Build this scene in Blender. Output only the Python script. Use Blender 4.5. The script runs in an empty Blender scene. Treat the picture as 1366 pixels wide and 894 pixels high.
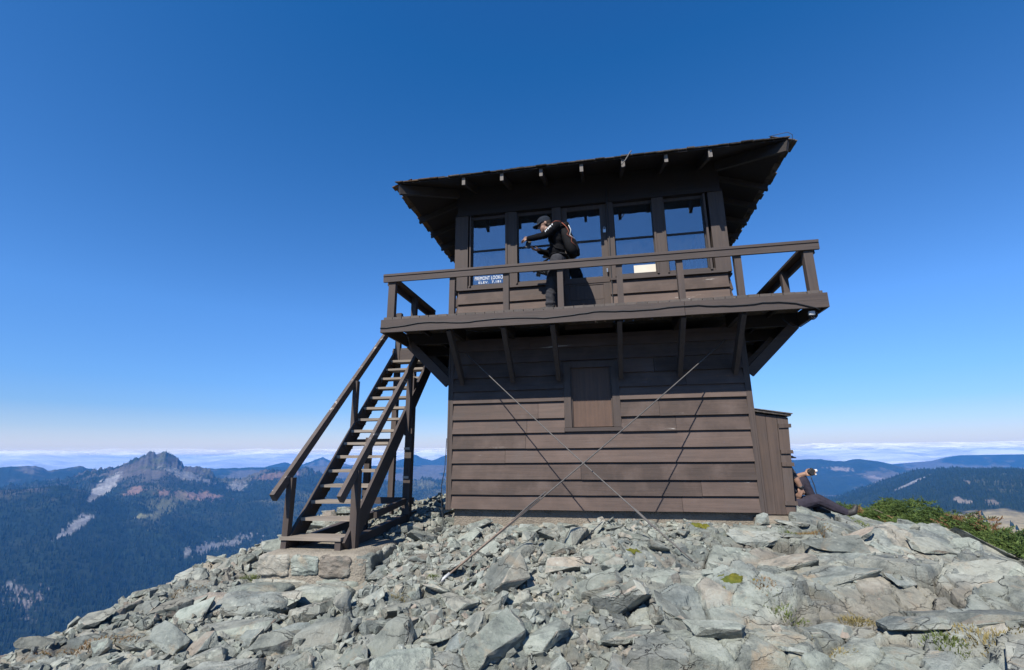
import bpy, bmesh, math, random
import numpy as np
from mathutils import Vector, Matrix, Euler

random.seed(11)
RNG = np.random.default_rng(11)
scene = bpy.context.scene
COL = scene.collection
rad = math.radians

# ------------------------------------------------------------------ render settings, camera, light
scene.render.engine = 'CYCLES'
scene.cycles.use_denoising = True
try:
    scene.cycles.denoiser = 'OPENIMAGEDENOISE'
except Exception:
    pass
scene.cycles.max_bounces = 8
scene.cycles.diffuse_bounces = 1
scene.cycles.glossy_bounces = 4
scene.cycles.transparent_max_bounces = 12
scene.cycles.volume_bounces = 1
scene.view_settings.view_transform = 'Standard'
scene.view_settings.look = 'None'
scene.view_settings.gamma = 1
scene.view_settings.exposure = 0.62
scene.view_settings.use_curve_mapping = False

CAM = Vector((0.1598, -7.1388, 0.744))
YAW, PITCH, ROLL, FPX = -0.18543, 0.24508, -0.00799, 641.25
fw = Vector((math.cos(PITCH)*math.sin(YAW), math.cos(PITCH)*math.cos(YAW), math.sin(PITCH)))
rt = Vector((math.cos(YAW), -math.sin(YAW), 0))
up = rt.cross(fw)
r2 = math.cos(ROLL)*rt + math.sin(ROLL)*up
u2 = -math.sin(ROLL)*rt + math.cos(ROLL)*up
cam_d = bpy.data.cameras.new('camera')
cam = bpy.data.objects.new('camera', cam_d)
COL.objects.link(cam)
cam_d.sensor_width = 36.0
cam_d.lens = FPX/1366*36.0
cam_d.clip_start = 0.05
cam_d.clip_end = 300000
mw = Matrix((r2, u2, -fw)).transposed().to_4x4()
mw.translation = CAM
cam.matrix_world = mw
scene.camera = cam

SA, SB = 0.33, -1.08                      # sun travel direction = (SA, 1, SB)
sdir = Vector((SA, 1.0, SB)).normalized()
SUN_EL = math.asin(-sdir.z)
to_sun = -sdir
sun_d = bpy.data.lights.new('sun', 'SUN')
sun_d.energy = 5.0
sun_d.angle = rad(0.5)
sun_d.color = (1.0, 0.955, 0.88)
sun = bpy.data.objects.new('sun', sun_d)
COL.objects.link(sun)
sun.rotation_euler = sdir.to_track_quat('-Z', 'Y').to_euler()
sun.location = (-8, -20, 25)

world = bpy.data.worlds.new('World')
scene.world = world
world.use_nodes = True
wn = world.node_tree
wn.nodes.clear()
wo = wn.nodes.new('ShaderNodeOutputWorld')
wb = wn.nodes.new('ShaderNodeBackground')
sky = wn.nodes.new('ShaderNodeTexSky')
sky.sky_type = 'NISHITA'
sky.sun_disc = False
sky.sun_elevation = SUN_EL
sky.sun_rotation = math.atan2(to_sun.x, to_sun.y)
sky.altitude = 2200
sky.air_density = 1.0
sky.dust_density = 0.3
sky.ozone_density = 10.0
wb.inputs['Strength'].default_value = 0.13
# deep high-altitude blue above, a pale smoky band low over the horizon
sub = wn.nodes.new('ShaderNodeMix'); sub.data_type = 'RGBA'; sub.blend_type = 'SUBTRACT'; sub.inputs[0].default_value = 1.0
sub.inputs[7].default_value = (.27, .17, .0, 1)
wn.links.new(sky.outputs[0], sub.inputs[6])
mxx = wn.nodes.new('ShaderNodeMix'); mxx.data_type = 'RGBA'; mxx.blend_type = 'LIGHTEN'; mxx.inputs[0].default_value = 1.0
mxx.inputs[7].default_value = (.07, .0, .0, 1)
wn.links.new(sub.outputs[2], mxx.inputs[6])
tcw = wn.nodes.new('ShaderNodeTexCoord'); sxw = wn.nodes.new('ShaderNodeSeparateXYZ')
wn.links.new(tcw.outputs['Generated'], sxw.inputs[0])
rmp = wn.nodes.new('ShaderNodeValToRGB')
for p, v in ((.022, .80), (.050, .34), (.085, .06)):
    e = rmp.color_ramp.elements.new(p); e.color = (v, v, v, 1)
rmp.color_ramp.elements[0].position = 0.0; rmp.color_ramp.elements[0].color = (.95, .95, .95, 1)
rmp.color_ramp.elements[-1].position = .13; rmp.color_ramp.elements[-1].color = (0, 0, 0, 1)
wn.links.new(sxw.outputs[2], rmp.inputs[0])
hz = wn.nodes.new('ShaderNodeMix'); hz.data_type = 'RGBA'
hz.inputs[7].default_value = (3.62, 3.66, 4.22, 1)
rm2 = wn.nodes.new('ShaderNodeValToRGB')
for p, v in ((.07, .66), (.14, .82)):
    e = rm2.color_ramp.elements.new(p); e.color = (v, v, v, 1)
rm2.color_ramp.elements[0].position = 0.0; rm2.color_ramp.elements[0].color = (.60, .60, .60, 1)
rm2.color_ramp.elements[-1].position = .26; rm2.color_ramp.elements[-1].color = (1, 1, 1, 1)
wn.links.new(sxw.outputs[2], rm2.inputs[0])
mul = wn.nodes.new('ShaderNodeMix'); mul.data_type = 'RGBA'; mul.blend_type = 'MULTIPLY'; mul.inputs[0].default_value = 1.0
wn.links.new(mxx.outputs[2], mul.inputs[6]); wn.links.new(rm2.outputs[0], mul.inputs[7])
wn.links.new(rmp.outputs[0], hz.inputs[0]); wn.links.new(mul.outputs[2], hz.inputs[6])
wn.links.new(hz.outputs[2], wb.inputs['Color'])
wn.links.new(wb.outputs[0], wo.inputs['Surface'])

# ------------------------------------------------------------------ helpers
def tag(o, label=None, cat=None, group=None, kind=None):
    if label: o['label'] = label
    if cat: o['category'] = cat
    if group: o['group'] = group
    if kind: o['kind'] = kind
    return o

def empty(name, loc=(0, 0, 0), label=None, cat=None, group=None):
    o = bpy.data.objects.new(name, None)
    o.empty_display_size = 0.2
    COL.objects.link(o)
    o.location = loc
    return tag(o, label, cat, group)

class MB:
    """collects polygons and builds ONE mesh object"""
    def __init__(s):
        s.v = []; s.f = []; s.mi = []
    def add(s, vs, fs, m=0):
        b = len(s.v)
        s.v += [tuple(v) for v in vs]
        s.f += [tuple(b+i for i in f) for f in fs]
        s.mi += [m]*len(fs)
        return s
    def hexa(s, c, m=0):
        return s.add(c, [(0, 3, 2, 1), (4, 5, 6, 7), (0, 1, 5, 4), (1, 2, 6, 5), (2, 3, 7, 6), (3, 0, 4, 7)], m)
    def box(s, x0, x1, y0, y1, z0, z1, m=0):
        return s.hexa([(x0, y0, z0), (x1, y0, z0), (x1, y1, z0), (x0, y1, z0), (x0, y0, z1), (x1, y0, z1), (x1, y1, z1), (x0, y1, z1)], m)
    def tbox(s, T, u0, u1, d0, d1, z0, z1, m=0):
        return s.hexa([T(u0, d0, z0), T(u1, d0, z0), T(u1, d1, z0), T(u0, d1, z0), T(u0, d0, z1), T(u1, d0, z1), T(u1, d1, z1), T(u0, d1, z1)], m)
    def bar(s, p0, p1, w, h, upv=(0, 0, 1), m=0, cut0=None, cut1=None):
        p0, p1 = Vector(p0), Vector(p1)
        d = (p1-p0).normalized()
        a = d.cross(Vector(upv)).normalized()
        b = a.cross(d).normalized()
        c = []
        for p in (p0, p1):
            for sa, sb in ((-1, -1), (1, -1), (1, 1), (-1, 1)):
                c.append(p + a*(sa*w/2) + b*(sb*h/2))
        return s.hexa(c, m)
    def tube(s, pts, r, n=6, m=0, cap=True):
        pts = [Vector(p) for p in pts]
        k = len(pts)
        rs = r if hasattr(r, '__len__') else [r]*k
        vs = []; fs = []
        ref = Vector((0.31, 0.17, 0.93))
        for i, p in enumerate(pts):
            d = (pts[min(i+1, k-1)]-pts[max(i-1, 0)])
            if d.length < 1e-9: d = Vector((0, 0, 1))
            d.normalize()
            a = d.cross(ref)
            if a.length < 1e-3: a = d.cross(Vector((1, 0, 0)))
            a.normalize(); b = d.cross(a)
            for j in range(n):
                t = 2*math.pi*j/n
                vs.append(p+(a*math.cos(t)+b*math.sin(t))*rs[i])
        for i in range(k-1):
            for j in range(n):
                fs.append((i*n+j, i*n+(j+1) % n, (i+1)*n+(j+1) % n, (i+1)*n+j))
        if cap:
            fs.append(tuple(range(n-1, -1, -1)))
            fs.append(tuple((k-1)*n+j for j in range(n)))
        return s.add(vs, fs, m)
    def build(s, name, mat, parent=None, smooth=False, jitter=0.0, recalc=True, bevel=0.0):
        me = bpy.data.meshes.new(name)
        vs = s.v
        if jitter:
            vs = [(x+random.uniform(-jitter, jitter), y+random.uniform(-jitter, jitter), z+random.uniform(-jitter, jitter)) for x, y, z in vs]
        me.from_pydata(vs, [], s.f)
        if recalc or bevel:
            bm = bmesh.new(); bm.from_mesh(me)
            if bevel:
                bmesh.ops.bevel(bm, geom=bm.edges[:], offset=bevel, segments=1, affect='EDGES', clamp_overlap=True)
            bmesh.ops.recalc_face_normals(bm, faces=bm.faces[:])
            bm.to_mesh(me); bm.free()
        mats = mat if isinstance(mat, (list, tuple)) else [mat]
        for m_ in mats: me.materials.append(m_)
        if len(mats) > 1 and not bevel:
            me.polygons.foreach_set('material_index', s.mi)
        if smooth:
            me.polygons.foreach_set('use_smooth', [True]*len(me.polygons))
        me.update()
        return link(name, me, parent)

def link(name, me, parent=None):
    o = bpy.data.objects.new(name, me)
    COL.objects.link(o)
    if parent is not None:
        o.parent = parent
        o.matrix_parent_inverse = Matrix.Translation(-world_loc(parent))
    return o

def world_loc(o):
    l = Vector((0, 0, 0))
    while o is not None:
        if o.type == 'EMPTY': l += Vector(o.location)
        o = o.parent
    return l

def grid_mesh(name, V, nu, nv, mat, smooth=True, col=None, flip=False, close_u=False):
    """V: (nu*nv,3) array, index i*nv+j"""
    me = bpy.data.meshes.new(name)
    i = np.arange(nu if close_u else nu-1)[:, None]; j = np.arange(nv-1)[None, :]
    i2 = (i+1) % nu
    q = np.stack(np.broadcast_arrays(i*nv+j, i2*nv+j, i2*nv+j+1, i*nv+j+1), -1).reshape(-1, 4)
    if flip: q = q[:, ::-1]
    nf = len(q)
    me.vertices.add(len(V)); me.vertices.foreach_set('co', np.ascontiguousarray(V, dtype=np.float32).ravel())
    me.loops.add(nf*4); me.loops.foreach_set('vertex_index', np.ascontiguousarray(q, dtype=np.int32).ravel())
    me.polygons.add(nf)
    me.polygons.foreach_set('loop_start', np.arange(0, nf*4, 4, dtype=np.int32))
    me.polygons.foreach_set('loop_total', np.full(nf, 4, dtype=np.int32))
    me.update(calc_edges=True)
    me.polygons.foreach_set('use_smooth', np.full(nf, smooth))
    if col is not None: set_col(me, col)
    me.materials.append(mat)
    return me

def tri_mesh(name, V, F, mat, smooth=False, col=None):
    me = bpy.data.meshes.new(name)
    nf = len(F); k = F.shape[1]
    me.vertices.add(len(V)); me.vertices.foreach_set('co', np.ascontiguousarray(V, dtype=np.float32).ravel())
    me.loops.add(nf*k); me.loops.foreach_set('vertex_index', np.ascontiguousarray(F, dtype=np.int32).ravel())
    me.polygons.add(nf)
    me.polygons.foreach_set('loop_start', np.arange(0, nf*k, k, dtype=np.int32))
    me.polygons.foreach_set('loop_total', np.full(nf, k, dtype=np.int32))
    me.update(calc_edges=True)
    me.polygons.foreach_set('use_smooth', np.full(nf, smooth))
    if col is not None: set_col(me, col)
    me.materials.append(mat)
    return me

def set_col(me, col):
    a = me.color_attributes.new('Col', 'FLOAT_COLOR', 'POINT')
    c = np.ones((len(col), 4), dtype=np.float32); c[:, :3] = col
    a.data.foreach_set('color', c.ravel())

# ------------------------------------------------------------------ numpy noise
def h2(ix, iy, s=0):
    ix = np.asarray(ix).astype(np.int64); iy = np.asarray(iy).astype(np.int64)
    n = (ix*374761393 + iy*668265263 + s*982451653) & 0xffffffff
    n = ((n ^ (n >> 13))*1274126177) & 0xffffffff
    n = ((n ^ (n >> 16))*2246822519) & 0xffffffff
    n = n ^ (n >> 15)
    return (n & 0xffffff)/float(0x1000000)

def vnoise(x, y, s=0):
    ix = np.floor(x); iy = np.floor(y); fx = x-ix; fy = y-iy
    fx = fx*fx*fx*(fx*(fx*6-15)+10); fy = fy*fy*fy*(fy*(fy*6-15)+10)
    a = h2(ix, iy, s); b = h2(ix+1, iy, s); c = h2(ix, iy+1, s); d = h2(ix+1, iy+1, s)
    return (a*(1-fx)+b*fx)*(1-fy)+(c*(1-fx)+d*fx)*fy

def fbm(x, y, o=5, s=0, gain=0.5):
    t = 0; a = 1; n = 0
    for k in range(o):
        t = t + a*(vnoise(x, y, s+k*17)-0.5); n += a
        a *= gain; x = x*2.03+7.1; y = y*2.03+3.7
    return t/n*2

def ridged(x, y, o=5, s=0):
    t = 0; a = 1; n = 0
    for k in range(o):
        t = t + a*(1-np.abs(2*vnoise(x, y, s+k*13)-1)); n += a
        a *= 0.5; x = x*2.1+1.7; y = y*2.1+9.2
    return t/n

def worley(x, y, s=0, jit=0.9):
    """F1, F2, offset from the cell centre, three random numbers of the cell"""
    ix = np.floor(x); iy = np.floor(y)
    f1 = np.full(x.shape, 9.); f2 = f1.copy()
    dx1 = np.zeros_like(x); dy1 = np.zeros_like(x); cx = np.zeros_like(x); cy = np.zeros_like(x)
    for a in (-1, 0, 1):
        for b in (-1, 0, 1):
            gx, gy = ix+a, iy+b
            px = gx+0.5+jit*(h2(gx, gy, s)-0.5); py = gy+0.5+jit*(h2(gx, gy, s+1)-0.5)
            dx = x-px; dy = y-py; d = np.hypot(dx, dy)
            n = d < f1
            f2 = np.where(n, f1, np.minimum(f2, d))
            f1 = np.where(n, d, f1)
            dx1 = np.where(n, dx, dx1); dy1 = np.where(n, dy, dy1)
            cx = np.where(n, gx, cx); cy = np.where(n, gy, cy)
    return f1, f2, dx1, dy1, h2(cx, cy, s+2), h2(cx, cy, s+3), h2(cx, cy, s+4)

def sstep(a, b, x):
    t = np.clip((x-a)/(b-a), 0, 1)
    return t*t*(3-2*t)

# ------------------------------------------------------------------ materials
class N:
    def __init__(s, name):
        s.m = bpy.data.materials.new(name); s.m.use_nodes = True
        s.t = s.m.node_tree; s.t.nodes.clear()
        s.out = s.t.nodes.new('ShaderNodeOutputMaterial')
    def n(s, typ, **kw):
        x = s.t.nodes.new(typ)
        for k, v in kw.items(): setattr(x, k, v)
        return x
    def l(s, a, b): s.t.links.new(a, b)
    def val(s, sock, v):
        if hasattr(v, 'links') or isinstance(v, bpy.types.NodeSocket): s.l(v, sock)
        else: sock.default_value = v
    def noise(s, vec, scale, detail=4, rough=0.55, dist=0.0):
        x = s.n('ShaderNodeTexNoise')
        x.inputs['Scale'].default_value = scale; x.inputs['Detail'].default_value = detail
        x.inputs['Roughness'].default_value = rough; x.inputs['Distortion'].default_value = dist
        if vec is not None: s.l(vec, x.inputs['Vector'])
        return x.outputs['Fac']
    def vor(s, vec, scale, feature='F1', out='Distance'):
        x = s.n('ShaderNodeTexVoronoi', feature=feature); x.inputs['Scale'].default_value = scale
        if vec is not None: s.l(vec, x.inputs['Vector'])
        return x.outputs[out]
    def mapping(s, vec, scale=(1, 1, 1), rot=(0, 0, 0)):
        x = s.n('ShaderNodeMapping'); x.inputs['Scale'].default_value = scale; x.inputs['Rotation'].default_value = rot
        s.l(vec, x.inputs['Vector']); return x.outputs[0]
    def ramp(s, fac, stops, interp='LINEAR'):
        x = s.n('ShaderNodeValToRGB'); cr = x.color_ramp; cr.interpolation = interp
        while len(cr.elements) < len(stops): cr.elements.new(0.5)
        for e, (p, c) in zip(cr.elements, stops):
            e.position = p; e.color = (*c, 1) if len(c) == 3 else c
        s.l(fac, x.inputs[0]); return x.outputs[0]
    def rng(s, fac, a, b, c=0., d=1.):
        x = s.n('ShaderNodeMapRange'); x.inputs[1].default_value = a; x.inputs[2].default_value = b
        x.inputs[3].default_value = c; x.inputs[4].default_value = d
        s.l(fac, x.inputs[0]); return x.outputs[0]
    def mix(s, fac, a, b, mode='MIX'):
        x = s.n('ShaderNodeMix', data_type='RGBA', blend_type=mode)
        for i, v in ((0, fac), (6, a), (7, b)):
            if isinstance(v, bpy.types.NodeSocket): s.l(v, x.inputs[i])
            elif isinstance(v, (int, float)): x.inputs[i].default_value = v if i == 0 else (v, v, v, 1)
            else: x.inputs[i].default_value = (*v, 1)
        return x.outputs[2]
    def math(s, op, a, b=0.0):
        x = s.n('ShaderNodeMath', operation=op)
        for i, v in ((0, a), (1, b)):
            if isinstance(v, bpy.types.NodeSocket): s.l(v, x.inputs[i])
            else: x.inputs[i].default_value = v
        return x.outputs[0]
    def bump(s, h, strength, dist, nrm=None):
        x = s.n('ShaderNodeBump'); x.inputs['Strength'].default_value = strength; x.inputs['Distance'].default_value = dist
        s.l(h, x.inputs['Height'])
        if nrm is not None: s.l(nrm, x.inputs['Normal'])
        return x.outputs[0]
    def bsdf(s, col, rough=0.7, nrm=None, spec=0.3, metal=0.0, **kw):
        x = s.n('ShaderNodeBsdfPrincipled')
        if isinstance(col, bpy.types.NodeSocket): s.l(col, x.inputs['Base Color'])
        else: x.inputs['Base Color'].default_value = (*col, 1)
        if isinstance(rough, bpy.types.NodeSocket): s.l(rough, x.inputs['Roughness'])
        else: x.inputs['Roughness'].default_value = rough
        x.inputs['Specular IOR Level'].default_value = spec
        x.inputs['Metallic'].default_value = metal
        if nrm is not None: s.l(nrm, x.inputs['Normal'])
        s.l(x.outputs[0], s.out.inputs['Surface'])
        s.b = x
        return s.m
    def pos(s): return s.n('ShaderNodeNewGeometry').outputs['Position']
    def island(s): return s.n('ShaderNodeNewGeometry').outputs['Random Per Island']

def wood(name, base, axis=0, chip=0.5, chipcol=(.42, .39, .35), var=0.35, wear=0.25, rough=0.72):
    """painted, weathered timber with grain along AXIS (0 x, 1 y, 2 z)"""
    n = N(name); p = n.pos()
    isl = n.island()
    off = n.n('ShaderNodeCombineXYZ'); n.l(n.math('MULTIPLY', isl, 37.0), off.inputs[0]); n.l(n.math('MULTIPLY', isl, 91.0), off.inputs[1])
    va = n.n('ShaderNodeVectorMath', operation='ADD'); n.l(p, va.inputs[0]); n.l(off.outputs[0], va.inputs[1])
    p = va.outputs[0]
    sc = [26, 26, 26]; sc[axis] = 1.3
    g = n.mapping(p, tuple(sc))
    grain = n.noise(g, 1.0, 6, 0.65, 0.4)
    sc2 = [90, 90, 90]; sc2[axis] = 3
    fine = n.noise(n.mapping(p, tuple(sc2)), 1.0, 3, 0.6)
    blot = n.noise(p, 2.3, 5, 0.6)
    b = Vector(base)
    c1 = n.ramp(grain, [(0.28, tuple(b*0.72)), (0.5, tuple(b)), (0.75, tuple(b*1.32))])
    v = n.rng(isl, 0, 1, 1-var*0.5, 1+var*0.5)
    c1 = n.mix(1.0, c1, n.n('ShaderNodeCombineColor').outputs[0], 'MIX') if False else c1
    hv = n.n('ShaderNodeHueSaturation'); n.l(c1, hv.inputs['Color']); n.l(v, hv.inputs['Value'])
    n.l(n.rng(blot, 0.3, 0.7, 0.75, 1.15), hv.inputs['Saturation'])
    c = hv.outputs[0]
    # faded, greyer areas
    c = n.mix(n.math('MULTIPLY', n.rng(blot, 0.45, 0.75), wear), c, tuple(b*1.25+Vector((.035, .035, .035))))
    # paint flaked off: small specks and thin streaks of bare wood
    sp = n.noise(n.mapping(p, tuple(x*0.35 for x in sc)), 1.0, 8, 0.72)
    fl = n.rng(sp, 0.74-0.12*chip, 0.77-0.12*chip)
    c = n.mix(n.math('MULTIPLY', fl, min(1.0, chip*1.3)), c, chipcol)
    nb = n.bump(n.math('ADD', n.math('MULTIPLY', grain, 1.0), n.math('MULTIPLY', fine, 0.6)), 0.55, 0.006)
    return n.bsdf(c, n.rng(grain, 0.2, 0.8, rough-0.1, rough+0.15), nb, 0.3)

BR = (.071, .048, .038)
M_SIDE = {0: wood('brown_siding_paint', BR, 0, 0.6, var=.6, wear=.7), 1: wood('brown_siding_paint_side', BR, 1, 0.6, var=.6, wear=.7)}
M_TRIMZ = wood('brown_trim_upright', (0.0590, 0.0442, 0.0374), 2, 0.3)
M_TRIMX = wood('brown_trim_long', (0.0551, 0.0417, 0.0362), 0, 0.35)
M_TRIMY = wood('brown_trim_deep', (0.0512, 0.0386, 0.0324), 1, 0.3)
M_DECKY = wood('worn_deck_board', (0.0754, 0.0613, 0.0518), 1, 0.8)
M_DECKX = wood('worn_deck_board_side', (0.0754, 0.0613, 0.0518), 0, 0.8)
M_DARK = wood('shade_darkened_brown', (0.0195, 0.0150, 0.0135), 0, 0.05, wear=0.1)  # dark brown, lowered further to deepen the shade under eaves and deck
M_RAFT = wood('shade_darkened_rafter', (0.0300, 0.0240, 0.0210), 1, 0.4, wear=0.4)  # brown darkened to carry the near-black shade below the roof
M_TREAD = wood('worn_stair_tread', (0.1904, 0.1564, 0.1215), 0, 0.9, chipcol=(0.374, 0.340, 0.286), wear=0.6)
M_RAILW = wood('flaking_handrail', (0.078, 0.061, 0.052), 1, 1.2, chipcol=(0.331, 0.294, 0.258))
M_ENDG = wood('sunlit_bare_end_grain', (.125, .11, .097), 2, 0.3, wear=.2)  # bare weathered rafter ends, lightened to read as sunlit
M_SHUT = wood('weathered_plywood', (.084, .051, .036), 2, 0.3, chipcol=(0.383, 0.255, 0.170), wear=0.5)
M_SHED = wood('shed_board_paint', (0.0680, 0.0480, 0.0380), 2, 0.35)
M_SASH = wood('dark_sash_paint', (.045, .036, .033), 2, 0.1, wear=0.1)

def m_shingle():
    n = N('old_shingle'); p = n.pos(); isl = n.island()
    a = n.noise(n.mapping(p, (30, 6, 30)), 1, 5, .65)
    c = n.ramp(a, [(.3, (.035, .030, .026)), (.55, (.08, .068, .058)), (.8, (.15, .13, .11))])
    hv = n.n('ShaderNodeHueSaturation'); n.l(c, hv.inputs['Color']); n.l(n.rng(isl, 0, 1, .55, 1.5), hv.inputs['Value'])
    moss = n.noise(p, 1.4, 4, .6)
    sx = n.n('ShaderNodeSeparateXYZ'); n.l(p, sx.inputs[0])
    west = n.rng(sx.outputs[0], -2.0, -2.5)
    f = n.math('MULTIPLY', n.math('MULTIPLY', west, n.rng(moss, .42, .55)), n.rng(a, .35, .6))
    c = n.mix(f, hv.outputs[0], (.16, .085, .035))
    return n.bsdf(c, .9, n.bump(a, .7, .01), .2)
M_SHING = m_shingle()

def m_plain(name, col, rough=.6, spec=.3, metal=0., bscale=0, bstr=.3, var=.25, vscale=8):
    n = N(name); p = n.pos()
    a = n.noise(p, vscale, 5, .6)
    b = Vector(col)
    c = n.ramp(a, [(.3, tuple(b*(1-var))), (.7, tuple(b*(1+var)))])
    nb = n.bump(n.noise(p, bscale, 4, .6), bstr, .01) if bscale else None
    return n.bsdf(c, rough, nb, spec, metal)

def m_glass():
    n = N('window_glass'); p = n.pos()
    tr = n.n('ShaderNodeBsdfTransparent'); tr.inputs[0].default_value = (.62, .68, .70, 1)
    gl = n.n('ShaderNodeBsdfGlossy'); gl.inputs['Roughness'].default_value = 0.015
    gl.inputs['Color'].default_value = (.92, .96, 1, 1)
    wav = n.noise(n.mapping(p, (1.2, 1.2, .9)), 1.5, 2, .5)
    n.l(n.bump(wav, .10, .02), gl.inputs['Normal'])
    lw = n.n('ShaderNodeLayerWeight'); lw.inputs['Blend'].default_value = .35
    # dusty streaks on old panes
    du = n.noise(n.mapping(p, (60, 60, 2.5)), 1, 4, .6)
    fac = n.math('ADD', n.rng(lw.outputs['Fresnel'], 0, 1, .17, 1.0), 0.0)
    mx = n.n('ShaderNodeMixShader'); n.l(fac, mx.inputs[0]); n.l(tr.outputs[0], mx.inputs[1]); n.l(gl.outputs[0], mx.inputs[2])
    df = n.n('ShaderNodeBsdfDiffuse'); df.inputs[0].default_value = (.30, .34, .40, 1)
    mx2 = n.n('ShaderNodeMixShader'); n.l(n.rng(du, .45, .85, .012, .07), mx2.inputs[0]); n.l(mx.outputs[0], mx2.inputs[1]); n.l(df.outputs[0], mx2.inputs[2])
    n.l(mx2.outputs[0], n.out.inputs['Surface'])
    return n.m
M_GLASS = m_glass()
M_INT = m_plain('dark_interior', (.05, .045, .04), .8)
M_PAPER = m_plain('cream_paper', (0.576, 0.518, 0.418), .8, var=.05)
M_WHITE = m_plain('white_lettering', (0.619, 0.619, 0.605), .6, var=.04)
M_STEEL = m_plain('dull_steel', (.42, .41, .40), .42, .5, .8, var=.2)
M_CABLE = m_plain('black_cable', (.018, .018, .019), .5, .4, var=.1)
M_WIRE = m_plain('galvanised_wire', (.085, .078, .072), .6, .35, .0, var=.2, vscale=30)
M_GREYMETAL = m_plain('pale_grey_plastic', (.45, .45, .44), .5)

def m_concrete(name, col):
    n = N(name); p = n.pos()
    a = n.noise(p, 5, 8, .7); b = n.noise(p, 60, 4, .7); v = n.vor(p, 45)
    c = n.ramp(a, [(.25, tuple(Vector(col)*.6)), (.5, col), (.8, tuple(Vector(col)*1.3))])
    c = n.mix(n.rng(b, .55, .8), c, tuple(Vector(col)*.55))
    h = n.math('ADD', n.math('MULTIPLY', b, .6), n.math('MULTIPLY', v, .5))
    return n.bsdf(c, .92, n.bump(n.math('ADD', h, a), .8, .02), .2)
M_CONC = m_concrete('old_concrete', (0.198, 0.171, 0.135))
M_MORT = m_concrete('mortar', (0.234, 0.207, 0.164))

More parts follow.
